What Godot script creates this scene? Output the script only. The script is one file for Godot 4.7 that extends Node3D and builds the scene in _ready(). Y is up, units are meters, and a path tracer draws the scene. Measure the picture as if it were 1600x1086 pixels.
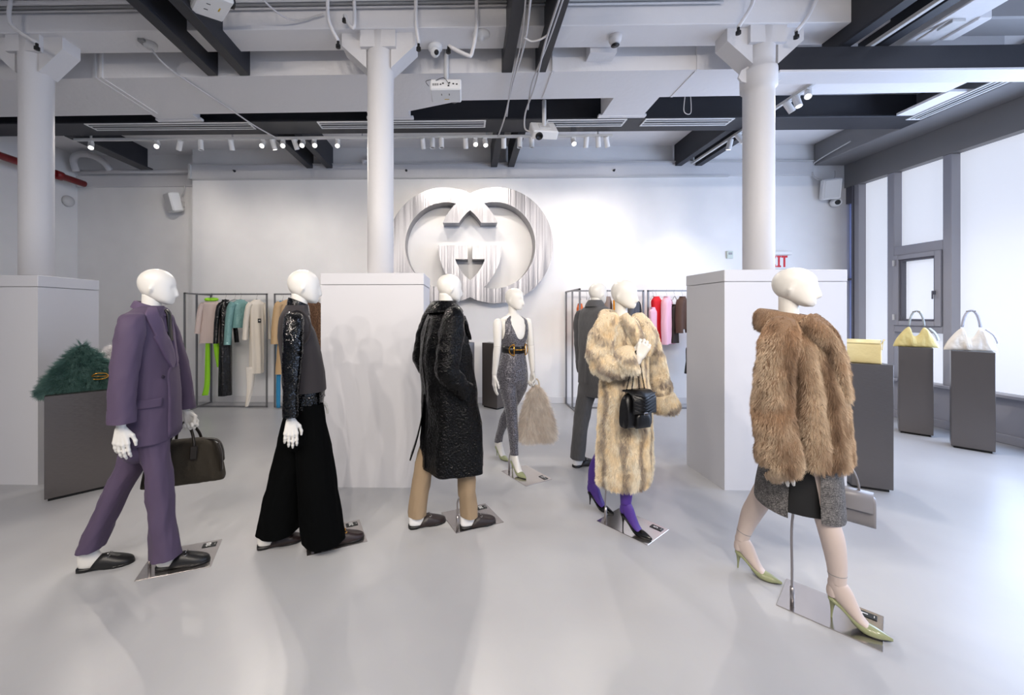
extends Node3D
# A white loft shop floor with dressed mannequins. Metres; x right, y up, the room's depth runs along -z. The camera stands at (0, 1.6, 0).

var rng := RandomNumberGenerator.new()
var noise := FastNoiseLite.new()
var M := {}
var taken := {}


func _ready() -> void:
	rng.seed = 7
	noise.seed = 11
	noise.frequency = 1.0
	noise.noise_type = FastNoiseLite.TYPE_SIMPLEX
	# camera: level wide lens with shift, turned one degree to the left of the room's axis
	var cam := Camera3D.new()
	cam.name = "camera"
	cam.projection = Camera3D.PROJECTION_FRUSTUM
	cam.keep_aspect = Camera3D.KEEP_HEIGHT
	cam.near = 0.05
	cam.far = 60.0
	cam.size = 1086.0 / 606.0 * 0.05
	cam.frustum_offset = Vector2((800.0 - 717.0) / 606.0 * 0.05, (489.0 - 543.0) / 606.0 * 0.05)
	cam.position = Vector3(0, 1.6, 0)
	cam.rotation.y = deg_to_rad(1.0)
	add_child(cam)
	cam.current = true
	# surroundings: overcast day outside, seen only through the windows
	var we := WorldEnvironment.new()
	we.name = "surroundings"
	var env := Environment.new()
	env.background_mode = Environment.BG_SKY
	var sky := Sky.new()
	var sm := ProceduralSkyMaterial.new()
	sm.sky_top_color = Color(0.72, 0.8, 0.95)
	sm.sky_horizon_color = Color(0.85, 0.89, 0.97)
	sm.ground_bottom_color = Color(0.5, 0.5, 0.52)
	sm.ground_horizon_color = Color(0.7, 0.72, 0.75)
	sky.sky_material = sm
	env.sky = sky
	env.tonemap_mode = Environment.TONE_MAPPER_LINEAR
	env.tonemap_exposure = 1.15
	env.sdfgi_enabled = true
	env.ssao_enabled = true
	env.ssil_enabled = true
	we.environment = env
	add_child(we)
	# daylight that the white window film lets in, from the frosted panes of the right wall
	for w in [[-5.0, -0.4, 2.4, "daylight_near"], [-0.3, 2.4, 2.8, "daylight_middle"], [2.55, 5.3, 5.2, "daylight_far"]]:
		var al := AreaLight3D.new()
		al.name = w[3]
		al.area_size = Vector2(w[1] - w[0], 3.0)
		al.light_color = Color(0.76, 0.85, 1.0)
		al.light_energy = w[2] * 2.5
		al.shadow_enabled = true
		al.area_range = 30.0
		al.position = Vector3(6.5, 2.12, -(w[0] + w[1]) / 2.0)
		al.rotation.y = PI / 2
		add_child(al)
	build_materials()
	build_shell()
	build_ceiling()
	build_lighting()
	build_fittings()
	build_plinths()
	build_racks()
	build_mannequins()


# ---------------------------------------------------------------- naming

func numbered(called: String) -> String:
	if not taken.has(called):
		taken[called] = 0
		return called
	taken[called] += 1
	return "%s_%03d" % [called, taken[called]]


func tag(o: Node, label: String, category: String, group := "") -> Node:
	o.set_meta("label", label)
	o.set_meta("category", category)
	if group:
		o.set_meta("group", group)
	return o


func thing(called: String, label: String, category: String, at := Vector3.ZERO, turn := 0.0, group := "") -> Node3D:
	var o := Node3D.new()
	o.name = numbered(called)
	add_child(o)
	o.position = at
	o.rotation.y = turn
	tag(o, label, category, group)
	return o


func mb(smooth := false) -> SurfaceTool:
	var st := SurfaceTool.new()
	st.begin(Mesh.PRIMITIVE_TRIANGLES)
	st.set_smooth_group(0 if smooth else -1)
	return st


func obj(called: String, st: SurfaceTool, m: Material, parent: Node = null) -> MeshInstance3D:
	st.generate_normals()
	var o := MeshInstance3D.new()
	o.mesh = st.commit()
	o.material_override = null
	o.mesh.surface_set_material(0, m)
	if parent == null:
		o.name = numbered(called)
		add_child(o)
	else:
		o.name = called
		parent.add_child(o, true)
	return o


func struct(called: String, st: SurfaceTool, m: Material) -> MeshInstance3D:
	var o := obj(called, st, m)
	o.set_meta("kind", "structure")
	return o


# ---------------------------------------------------------------- shapes

func tri(st: SurfaceTool, a: Vector3, b: Vector3, c: Vector3) -> void:   # counter-clockwise seen from outside
	st.add_vertex(a)
	st.add_vertex(c)
	st.add_vertex(b)


func quad(st: SurfaceTool, a: Vector3, b: Vector3, c: Vector3, d: Vector3) -> void:
	tri(st, a, b, c)
	tri(st, a, c, d)


func box(st: SurfaceTool, lo: Vector3, hi: Vector3, t := Transform3D()) -> void:
	var p := []
	for i in 8:
		p.append(t * Vector3(hi.x if i & 1 else lo.x, hi.y if i & 2 else lo.y, hi.z if i & 4 else lo.z))
	quad(st, p[4], p[5], p[7], p[6])
	quad(st, p[1], p[0], p[2], p[3])
	quad(st, p[5], p[1], p[3], p[7])
	quad(st, p[0], p[4], p[6], p[2])
	quad(st, p[6], p[7], p[3], p[2])
	quad(st, p[0], p[1], p[5], p[4])


func cbox(st: SurfaceTool, lo: Vector3, hi: Vector3, b: float, t := Transform3D()) -> void:   # box with chamfered edges
	var c := (lo + hi) / 2.0
	var h := (hi - lo) / 2.0
	b = minf(b, minf(h.x, minf(h.y, h.z)) * 0.95)
	var f := func(s: Vector3, axis: int) -> Vector3:
		var v := Vector3(s.x * (h.x - b), s.y * (h.y - b), s.z * (h.z - b))
		v[axis] = s[axis] * h[axis]
		return t * (c + v)
	for axis in 3:
		var u := (axis + 1) % 3
		var w := (axis + 2) % 3
		for s in [-1.0, 1.0]:
			var q := []
			for k in [[-1, -1], [1, -1], [1, 1], [-1, 1]]:
				var v := Vector3.ZERO
				v[axis] = s
				v[u] = k[0]
				v[w] = k[1]
				q.append(f.call(v, axis))
			if s > 0:
				quad(st, q[0], q[1], q[2], q[3])
			else:
				quad(st, q[3], q[2], q[1], q[0])
		for su in [-1.0, 1.0]:
			for sw in [-1.0, 1.0]:
				var e := []
				for k in [[-1, u], [1, u], [1, w], [-1, w]]:
					var v := Vector3.ZERO
					v[axis] = k[0]
					v[u] = su
					v[w] = sw
					e.append(f.call(v, k[1]))
				if su * sw > 0:
					quad(st, e[0], e[3], e[2], e[1])
				else:
					quad(st, e[0], e[1], e[2], e[3])
	for i in 8:
		var s := Vector3(1 if i & 1 else -1, 1 if i & 2 else -1, 1 if i & 4 else -1)
		if s.x * s.y * s.z > 0:
			tri(st, f.call(s, 0), f.call(s, 1), f.call(s, 2))
		else:
			tri(st, f.call(s, 2), f.call(s, 1), f.call(s, 0))


# rings of equal length, joined into a skin; turned right side out by itself
func loft(st: SurfaceTool, rings: Array, cap_a := true, cap_b := true, closed := true) -> void:
	var n: int = rings[0].size()
	var vol := 0.0
	var mids := []
	for r in rings:
		var m := Vector3.ZERO
		for p in r:
			m += p
		mids.append(m / n)
	for i in rings.size() - 1:
		var m: Vector3 = (mids[i] + mids[i + 1]) / 2.0
		for j in (n if closed else n - 1):
			var a: Vector3 = rings[i][j]
			var b: Vector3 = rings[i][(j + 1) % n]
			var d: Vector3 = rings[i + 1][j]
			vol += (b - a).cross(d - a).dot(a - m)
	var flip := vol < 0.0
	for i in rings.size() - 1:
		for j in (n if closed else n - 1):
			var a: Vector3 = rings[i][j]
			var b: Vector3 = rings[i][(j + 1) % n]
			var c: Vector3 = rings[i + 1][(j + 1) % n]
			var d: Vector3 = rings[i + 1][j]
			if flip:
				quad(st, d, c, b, a)
			else:
				quad(st, a, b, c, d)
	if cap_a:
		for j in n:
			if flip:
				tri(st, mids[0], rings[0][j], rings[0][(j + 1) % n])
			else:
				tri(st, mids[0], rings[0][(j + 1) % n], rings[0][j])
	if cap_b:
		var l := rings.size() - 1
		for j in n:
			if flip:
				tri(st, mids[l], rings[l][(j + 1) % n], rings[l][j])
			else:
				tri(st, mids[l], rings[l][j], rings[l][(j + 1) % n])


func frames(pts: Array, hint := Vector3.ZERO) -> Array:   # a right-handed frame (A, B, tangent) carried along a path
	var out := []
	var prev := Vector3.ZERO
	for i in pts.size():
		var t: Vector3 = (pts[mini(i + 1, pts.size() - 1)] - pts[maxi(i - 1, 0)]).normalized()
		var a: Vector3
		if prev == Vector3.ZERO:
			a = hint if hint != Vector3.ZERO else (Vector3.RIGHT if absf(t.x) < 0.9 else Vector3.UP)
		else:
			a = prev
		a = (a - t * a.dot(t)).normalized()
		prev = a
		out.append(Basis(a, t.cross(a), t))
	return out


func tube(st: SurfaceTool, pts: Array, r, sides := 10, caps := true, hint := Vector3.ZERO) -> void:   # r: a number or one per point
	var fr := frames(pts, hint)
	var rings := []
	for i in pts.size():
		var rad: float = r[i] if r is Array else r
		var ring := PackedVector3Array()
		for j in sides:
			var an := TAU * j / sides
			ring.append(pts[i] + (fr[i].x * cos(an) + fr[i].y * sin(an)) * rad)
		rings.append(ring)
	loft(st, rings, caps, caps)


func lathe(st: SurfaceTool, profile: Array, t := Transform3D(), sides := 24, caps := true) -> void:   # profile of (radius, height) up the local y axis
	var rings := []
	for p in profile:
		var ring := PackedVector3Array()
		for j in sides:
			var an := TAU * j / sides
			ring.append(t * Vector3(cos(an) * p[0], p[1], -sin(an) * p[0]))
		rings.append(ring)
	loft(st, rings, caps, caps)


func curve(pts: Array, per := 6) -> Array:   # Catmull-Rom through points (Vector3) or number rows
	var out := []
	for i in pts.size() - 1:
		var a = pts[maxi(i - 1, 0)]
		var b = pts[i]
		var c = pts[i + 1]
		var d = pts[mini(i + 2, pts.size() - 1)]
		for k in per:
			out.append(cr(a, b, c, d, float(k) / per))
	out.append(pts[-1])
	return out


func cr(a, b, c, d, t: float):
	if a is Array:
		var row := []
		for k in a.size():
			row.append(cr(float(a[k]), float(b[k]), float(c[k]), float(d[k]), t))
		return row
	return b + (c - a) * (0.5 * t) + (a * 2.0 - b * 5.0 + c * 4.0 - d) * (0.5 * t * t) + (b * 3.0 - c * 3.0 + d - a) * (0.5 * t * t * t)


func prism(st: SurfaceTool, poly: PackedVector2Array, z0: float, z1: float, t := Transform3D()) -> void:   # polygon in x, y; thickness along z
	if Geometry2D.is_polygon_clockwise(poly):
		poly.reverse()
	var idx := Geometry2D.triangulate_polygon(poly)
	for k in range(0, idx.size(), 3):
		var a := poly[idx[k]]
		var b := poly[idx[k + 1]]
		var c := poly[idx[k + 2]]
		if (b - a).cross(c - a) < 0:
			var s := b
			b = c
			c = s
		tri(st, t * Vector3(a.x, a.y, z1), t * Vector3(b.x, b.y, z1), t * Vector3(c.x, c.y, z1))
		tri(st, t * Vector3(c.x, c.y, z0), t * Vector3(b.x, b.y, z0), t * Vector3(a.x, a.y, z0))
	for j in poly.size():
		var a := poly[j]
		var b := poly[(j + 1) % poly.size()]
		quad(st, t * Vector3(a.x, a.y, z0), t * Vector3(b.x, b.y, z0), t * Vector3(b.x, b.y, z1), t * Vector3(a.x, a.y, z1))


func text_mesh(s: String, size: float, depth: float, m: Material, called: String, parent: Node, t: Transform3D, bold := false) -> MeshInstance3D:
	var tm := TextMesh.new()
	tm.text = s
	var f := SystemFont.new()
	f.font_names = PackedStringArray(["Droid Sans"])
	if bold:
		f.font_weight = 700
	tm.font = f
	tm.font_size = 64
	tm.pixel_size = size / 46.0
	tm.depth = depth
	var o := MeshInstance3D.new()
	o.mesh = tm
	tm.material = m
	o.name = called
	o.transform = t
	parent.add_child(o, true)
	return o


# ---------------------------------------------------------------- materials

func mat(c: Color, rough := 0.6, metal := 0.0, spec := 0.5) -> StandardMaterial3D:
	var m := StandardMaterial3D.new()
	m.albedo_color = c
	m.roughness = rough
	m.metallic = metal
	m.metallic_specular = spec
	return m


func bump(m: StandardMaterial3D, freq: float, strength: float, scale: Vector3, octaves := 3, type := FastNoiseLite.TYPE_SIMPLEX) -> StandardMaterial3D:
	var n := FastNoiseLite.new()
	n.seed = 5
	n.noise_type = type
	n.frequency = freq
	n.fractal_octaves = octaves
	var t := NoiseTexture2D.new()
	t.width = 512
	t.height = 512
	t.seamless = true
	t.noise = n
	t.as_normal_map = true
	t.bump_strength = 6.0
	m.normal_enabled = true
	m.normal_texture = t
	m.normal_scale = strength
	m.uv1_triplanar = true
	m.uv1_scale = scale
	return m


func tint(m: StandardMaterial3D, freq: float, lo: Color, hi: Color, scale: Vector3, octaves := 4, type := FastNoiseLite.TYPE_SIMPLEX, sharp := false) -> StandardMaterial3D:
	var n := FastNoiseLite.new()
	n.seed = 9
	n.noise_type = type
	n.frequency = freq
	n.fractal_octaves = octaves
	var t := NoiseTexture2D.new()
	t.width = 512
	t.height = 512
	t.seamless = true
	t.noise = n
	var g := Gradient.new()
	g.set_color(0, lo)
	g.set_color(1, hi)
	if sharp:
		g.set_offset(0, 0.42)
		g.set_offset(1, 0.58)
	t.color_ramp = g
	m.albedo_texture = t
	m.albedo_color = Color.WHITE
	m.uv1_triplanar = true
	m.uv1_scale = scale
	return m


func build_materials() -> void:
	M.wall = tint(mat(Color.WHITE, 0.75), 0.004, Color(0.895, 0.893, 0.895), Color(0.92, 0.918, 0.918), Vector3.ONE * 0.5)
	M.ceil = bump(mat(Color(0.9, 0.895, 0.9), 0.8), 0.02, 0.12, Vector3.ONE * 0.8)
	M.paint = bump(mat(Color(0.84, 0.835, 0.84), 0.55), 0.02, 0.1, Vector3.ONE * 1.2)
	M.box = mat(Color(0.83, 0.83, 0.845), 0.5)
	M.floor = tint(mat(Color.WHITE, 0.32), 0.006, Color(0.665, 0.667, 0.68), Color(0.705, 0.71, 0.718), Vector3.ONE * 0.22, 5)
	bump(M.floor, 0.004, 0.05, Vector3.ONE * 0.22, 2)
	M.steel = bump(mat(Color(0.155, 0.16, 0.185), 0.5, 0.0, 0.5), 0.01, 0.06, Vector3.ONE)
	M.steel_light = mat(Color(0.36, 0.36, 0.4), 0.45)
	M.grey = bump(mat(Color(0.5, 0.495, 0.5), 0.45, 0.1), 0.008, 0.06, Vector3.ONE)
	M.frame = mat(Color(0.6, 0.6, 0.63), 0.4, 0.1)
	M.plinth = bump(mat(Color(0.45, 0.43, 0.42), 0.32, 0.85), 0.03, 0.16, Vector3(0.6, 14, 0.6), 2)
	M.brushed = bump(mat(Color(0.56, 0.56, 0.58), 0.34, 0.95), 0.03, 0.16, Vector3(1.4, 0.003, 1.4), 3)
	M.plate = mat(Color(0.76, 0.74, 0.73), 0.17, 0.95)
	M.rod = mat(Color(0.62, 0.6, 0.6), 0.28, 0.9)
	M.rack = mat(Color(0.5, 0.5, 0.51), 0.35, 0.6)
	M.white = mat(Color(0.9, 0.9, 0.9), 0.4)
	M.white_dim = mat(Color(0.8, 0.8, 0.8), 0.5)
	M.black = mat(Color(0.03, 0.03, 0.035), 0.4)
	M.slot = mat(Color(0.05, 0.05, 0.055), 0.7)
	M.cable = mat(Color(0.78, 0.77, 0.77), 0.5)
	M.red = mat(Color(0.48, 0.06, 0.08), 0.4)
	M.redsign = mat(Color(0.8, 0.03, 0.12), 0.4)
	M.steel_chain = mat(Color(0.12, 0.12, 0.14), 0.25, 0.8)
	M.gold = mat(Color(0.85, 0.63, 0.27), 0.22, 1.0)
	M.silver = mat(Color(0.8, 0.79, 0.78), 0.2, 1.0)
	M.skin = mat(Color(0.885, 0.875, 0.85), 0.34)
	M.yellow = mat(Color(0.8, 0.65, 0.1), 0.5)
	M.lit = mat(Color(1, 1, 1), 0.4)
	M.lit.emission_enabled = true
	M.lit.emission = Color(1.0, 0.97, 0.93)
	M.lit.emission_energy_multiplier = 5.0
	M.unlit = mat(Color(0.55, 0.55, 0.55), 0.3)
	M.film = mat(Color(0.8, 0.82, 0.86), 0.5)
	M.film.emission_enabled = true
	M.film.emission = Color(0.93, 0.95, 1.0)
	M.film.emission_energy_multiplier = 0.5
	M.blue = mat(Color(0.72, 0.78, 0.92), 0.3)
	M.blue.emission_enabled = true
	M.blue.emission = Color(0.45, 0.55, 0.95)
	M.blue.emission_energy_multiplier = 0.12


# ---------------------------------------------------------------- the room

const BACK := -6.9
const SLAB := 4.55
const STEEL := 4.17
const GLASS := 6.65


func build_shell() -> void:
	var st := mb()
	box(st, Vector3(-7.5, -0.2, -7.4), Vector3(7.0, 0, 5.2))
	struct("floor", st, M.floor)
	st = mb()
	box(st, Vector3(-7.5, SLAB, -7.4), Vector3(7.0, SLAB + 0.25, 5.2))
	struct("ceiling", st, M.ceil)
	st = mb()
	box(st, Vector3(-4.92, 0, BACK - 0.45), Vector3(7.0, SLAB, BACK))
	struct("wall_back", st, M.wall)
	st = mb()
	box(st, Vector3(-7.5, 0, -7.4), Vector3(-4.92, SLAB, -7.15))
	struct("wall_recess", st, M.wall)
	st = mb()
	box(st, Vector3(-7.5, 0, -7.4), Vector3(-7.28, SLAB, 5.2))
	struct("wall_left", st, M.wall)
	st = mb()
	box(st, Vector3(-7.5, 0, 5.0), Vector3(7.0, SLAB, 5.2))
	struct("wall_front", st, M.wall)
	# window wall: sill wall, lintel and a chain of mullions, in depth order
	st = mb()
	box(st, Vector3(GLASS - 0.02, 0, -6.9), Vector3(7.0, 0.56, 5.0))
	struct("wall_right", st, M.frame)
	st = mb()
	box(st, Vector3(GLASS - 0.03, 3.78, -6.9), Vector3(7.0, SLAB, 5.0))
	struct("trim_lintel", st, M.grey)
	# soffit beam boxed along the top of the windows
	st = mb()
	cbox(st, Vector3(6.08, STEEL, -6.88), Vector3(GLASS - 0.032, SLAB - 0.002, 5.0), 0.012)
	struct("soffit_beam", st, M.grey)
	# sill ledge and kerb
	st = mb()
	cbox(st, Vector3(GLASS - 0.1, 0.56, -6.88), Vector3(GLASS + 0.1, 0.6, 5.0), 0.006)
	struct("trim_sill", st, M.frame)
	st = mb()
	cbox(st, Vector3(GLASS - 0.06, 0, -6.88), Vector3(GLASS - 0.021, 0.11, 5.0), 0.006)
	struct("baseboard_right", st, M.frame)
	st = mb()
	cbox(st, Vector3(-4.92, 0, BACK), Vector3(GLASS - 0.1, 0.115, BACK + 0.02), 0.005)
	struct("baseboard_back", st, M.paint)
	st = mb()
	cbox(st, Vector3(-7.28, 0, -7.15), Vector3(-4.94, 0.18, -7.13), 0.005)
	struct("baseboard_recess", st, M.paint)
	# mullions: [depth from, depth to]
	for mu in [[6.66, 6.74], [6.12, 6.22], [5.41, 5.51], [2.35, 2.6], [-0.45, -0.2], [-3.2, -2.95]]:
		st = mb()
		cbox(st, Vector3(GLASS - 0.02, 0.6, -mu[1]), Vector3(GLASS + 0.16, 3.78, -mu[0]), 0.006)
		struct("trim_mullion", st, M.frame)
	st = mb()
	cbox(st, Vector3(GLASS - 0.04, 0.6, -6.77), Vector3(GLASS + 0.16, 3.78, -6.742), 0.006)
	struct("trim_corner", st, M.steel_light)
	# panes of frosted film, each a lit window of its own
	var n := 1
	for pa in [[6.22, 6.66, 0.6, 3.78], [2.6, 5.41, 0.6, 3.78], [-0.2, 2.35, 0.6, 3.78], [-2.95, -0.45, 0.6, 3.78], [-5.0, -3.2, 0.6, 3.78]]:
		st = mb()
		box(st, Vector3(GLASS + 0.1, pa[2], -pa[1]), Vector3(GLASS + 0.12, pa[3], -pa[0]))
		struct("window_%d" % n, st, M.film)
		n += 1
	# bay with transom, opening light and lower pane
	var y1 := 1.41
	var y2 := 2.48
	for b in [[y1 - 0.1, y1], [y2, y2 + 0.14]]:
		st = mb()
		cbox(st, Vector3(GLASS - 0.02, b[0], -6.12), Vector3(GLASS + 0.15, b[1], -5.51), 0.005)
		struct("trim_transom", st, M.frame)
	for pa in [[0.6, y1 - 0.1], [y2 + 0.14, 3.78]]:
		st = mb()
		box(st, Vector3(GLASS + 0.1, pa[0], -6.12), Vector3(GLASS + 0.12, pa[1], -5.51))
		struct("window_%d" % n, st, M.film)
		n += 1
	var win := Node3D.new()
	win.name = "window_%d" % n
	win.set_meta("kind", "structure")
	add_child(win)
	win.position = Vector3(GLASS, y1, -5.515)
	var hh := y2 - y1
	st = mb()
	for b in [[0.0, 0.07, 0.0, hh], [0.53, 0.6, 0.0, hh], [0.07, 0.53, 0.0, 0.07], [0.07, 0.53, hh - 0.07, hh]]:
		cbox(st, Vector3(-0.045, b[2], -b[1]), Vector3(0.12, b[3], -b[0]), 0.005)
	obj("window_frame", st, M.frame, win)
	st = mb()
	for b in [[0.07, 0.1, 0.07, hh - 0.07], [0.5, 0.53, 0.07, hh - 0.07], [0.1, 0.5, 0.07, 0.1], [0.1, 0.5, hh - 0.1, hh - 0.07]]:
		cbox(st, Vector3(-0.02, b[2], -b[1]), Vector3(0.09, b[3], -b[0]), 0.004)
	obj("sash", st, M.steel_light, win)
	st = mb()
	box(st, Vector3(0.05, 0.1, -0.5), Vector3(0.06, hh - 0.1, -0.1))
	obj("window_pane", st, M.film, win)
	st = mb()
	cbox(st, Vector3(-0.07, hh * 0.42, -0.075), Vector3(-0.045, hh * 0.47, -0.05), 0.004)
	cbox(st, Vector3(-0.085, hh * 0.36, -0.072), Vector3(-0.07, hh * 0.47, -0.054), 0.004)
	obj("handle", st, M.steel_light, win)
	for yy in [0.08, hh - 0.16]:
		st = mb()
		cbox(st, Vector3(-0.07, yy, -0.59), Vector3(-0.046, yy + 0.09, -0.565), 0.003)
		obj("hinge", st, M.white_dim, win)
	# narrow blue glass strip in the corner, in two lengths
	for b in [[0.6, 2.17], [2.2, 3.5]]:
		st = mb()
		box(st, Vector3(GLASS + 0.06, b[0], -6.895), Vector3(GLASS + 0.08, b[1], -6.772))
		struct("window_corner", st, M.blue)
	st = mb()
	box(st, Vector3(GLASS + 0.0, 3.5, -6.9), Vector3(GLASS + 0.1, 3.78, -6.772))
	box(st, Vector3(GLASS + 0.0, 2.17, -6.9), Vector3(GLASS + 0.1, 2.2, -6.772))
	struct("trim_corner", st, M.steel_light)
	# white steel channel fixed along the back wall
	st = mb()
	cbox(st, Vector3(-4.9, 4.0, BACK), Vector3(6.05, 4.235, BACK + 0.05), 0.004)
	struct("trim_channel", st, M.paint)
	st = mb()
	box(st, Vector3(-4.93, 4.235, BACK), Vector3(6.05, 4.25, BACK + 0.075))
	box(st, Vector3(-4.93, 3.985, BACK), Vector3(4.6, 4.0, BACK + 0.075))
	box(st, Vector3(-4.935, 3.985, BACK), Vector3(-4.9, 4.25, BACK + 0.09))
	struct("trim_channel", st, M.white_dim)
	st = mb()
	cbox(st, Vector3(-7.27, 3.95, -7.15), Vector3(-4.94, 4.16, -7.11), 0.004)
	struct("trim_recess", st, M.paint)
	# columns, standing out of their white casings
	var px := [-4.33, -0.845, 2.86]
	for k in 3:
		st = mb(true)
		var pr := []
		for y in [1.972, 2.6, 3.2, 3.7]:
			pr.append([0.128, y])
		if k == 2:
			pr += [[0.128, 3.775], [0.15, 3.785], [0.152, 3.94], [0.15, 3.955], [0.129, 3.965]]
		pr += [[0.132, 4.05], [0.135, 4.32]]
		lathe(st, pr, Transform3D(Basis(), Vector3(px[k], 0, -3.84)), 40, true)
		var c := struct("column", st, M.paint)
		# capital: a block with two sloping brackets
		st = mb()
		var b := Transform3D(Basis(), Vector3(px[k], 0, -3.84))
		box(st, Vector3(-0.17, 4.16, -0.13), Vector3(0.17, 4.32, 0.13), b)
		for s in [-1.0, 1.0]:
			prism(st, PackedVector2Array([Vector2(s * 0.12, 3.98), Vector2(s * 0.36, 4.2), Vector2(s * 0.36, 4.32), Vector2(s * 0.12, 4.32)]), -0.09, 0.09, b)
		obj("capital", st, M.paint, c)
		if k == 2:   # clamp ears on the collar
			st = mb()
			prism(st, PackedVector2Array([Vector2(0.12, 3.82), Vector2(0.2, 3.86), Vector2(0.32, 3.95), Vector2(0.355, 4.0), Vector2(0.35, 4.04), Vector2(0.31, 4.06), Vector2(0.12, 4.06)]), -0.06, -0.04, b)
			prism(st, PackedVector2Array([Vector2(-0.12, 3.82), Vector2(-0.19, 3.84), Vector2(-0.22, 3.88), Vector2(-0.19, 3.95), Vector2(-0.12, 3.99)]), 0.02, 0.04, b)
			obj("clamp_ear", st, M.paint, c)
		# casing box
		var cx: Array = [[-5.1, -3.98], [-1.33, -0.385], [2.335, 3.42]][k]
		var top: float = [1.952, 1.966, 1.99][k]
		st = mb()
		box(st, Vector3(cx[0], 0, -4.14), Vector3(cx[1], top - 0.11, -3.54))
		var cs := thing("column_casing", ["white box casing round the foot of the left column behind the purple suit", "white box casing round the foot of the middle column, behind the black vest", "white box casing round the foot of the right column, behind the brown fur jacket"][k], "casing", Vector3.ZERO, 0.0, "white column casings")
		obj("body", st, M.box, cs)
		st = mb()
		cbox(st, Vector3(cx[0] - 0.004, top - 0.106, -4.144), Vector3(cx[1] + 0.004, top, -3.536), 0.004)
		obj("top_band", st, M.box, cs)


func emblem_part(combo: CSGCombiner3D, poly: PackedVector2Array, op: int, z: float, d: float) -> void:
	var p := CSGPolygon3D.new()
	p.name = "outline"
	p.polygon = poly
	p.depth = d
	p.position.z = z
	p.operation = op as CSGShape3D.Operation
	combo.add_child(p, true)


func ellipse(cx: float, cy: float, rx: float, ry: float) -> PackedVector2Array:
	var o := PackedVector2Array()
	for k in 120:
		o.append(Vector2(cx + cos(TAU * k / 120) * rx, cy + sin(TAU * k / 120) * ry))
	return o


func build_emblem() -> void:
	# two interlocking letter rings: shapes merged flat, then given depth
	var u := 0.00211
	var rect := func(x0: float, y0: float, x1: float, y1: float) -> PackedVector2Array:
		return PackedVector2Array([Vector2(x0, y0), Vector2(x1, y0), Vector2(x1, y1), Vector2(x0, y1)])
	var combo := CSGCombiner3D.new()
	combo.name = numbered("wall_emblem")
	var front := -6.6
	combo.position = Vector3(0.075, 2.752, front)
	tag(combo, "large brushed metal emblem of two interlocking letter rings on the back wall", "emblem")
	var d := 0.3
	for s in [-1.0, 1.0]:
		var ring := CSGCombiner3D.new()
		ring.name = "ring"
		ring.operation = CSGShape3D.OPERATION_UNION
		combo.add_child(ring, true)
		emblem_part(ring, ellipse(s * 205 * u, 0, 461 * u, 468 * u), 0, 0, d)
		emblem_part(ring, ellipse(s * 194 * u, 0, 331 * u, 348 * u), 2, 0.01, d + 0.02)
	emblem_part(combo, rect.call(-268 * u, 0.0, 268 * u, 181 * u), 2, 0.01, d + 0.02)
	# the crossbars
	for s in [-1.0, 1.0]:
		emblem_part(combo, rect.call(minf(s * 18, s * 200) * u, -112 * u, maxf(s * 18, s * 200) * u, 0.0), 0, 0, d)
	for p in combo.find_children("*", "CSGPolygon3D", true, false):
		p.material = M.brushed
	combo.calculate_tangents = false
	add_child(combo)


# ---------------------------------------------------------------- beams, ducts and services under the slab

func ibeam_x(x0: float, x1: float, z: float, y0: float, y1: float, w: float, called: String) -> void:
	var st := mb()
	cbox(st, Vector3(x0, y0, z - w / 2), Vector3(x1, y0 + 0.022, z + w / 2), 0.003)
	box(st, Vector3(x0, y0 + 0.022, z - 0.012), Vector3(x1, y1, z + 0.012))
	struct(called, st, M.steel)


func channel_z(x: float, z0: float, z1: float, open: float, white_from := 99.0) -> void:   # a steel channel running into the depth
	var st := mb()
	cbox(st, Vector3(x - 0.055, STEEL, z1), Vector3(x + 0.055, STEEL + 0.02, z0), 0.003)
	box(st, Vector3(x + open * 0.04, STEEL + 0.02, z1), Vector3(x + open * 0.055, SLAB, z0))
	struct("steel_beam", st, M.steel)


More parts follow.
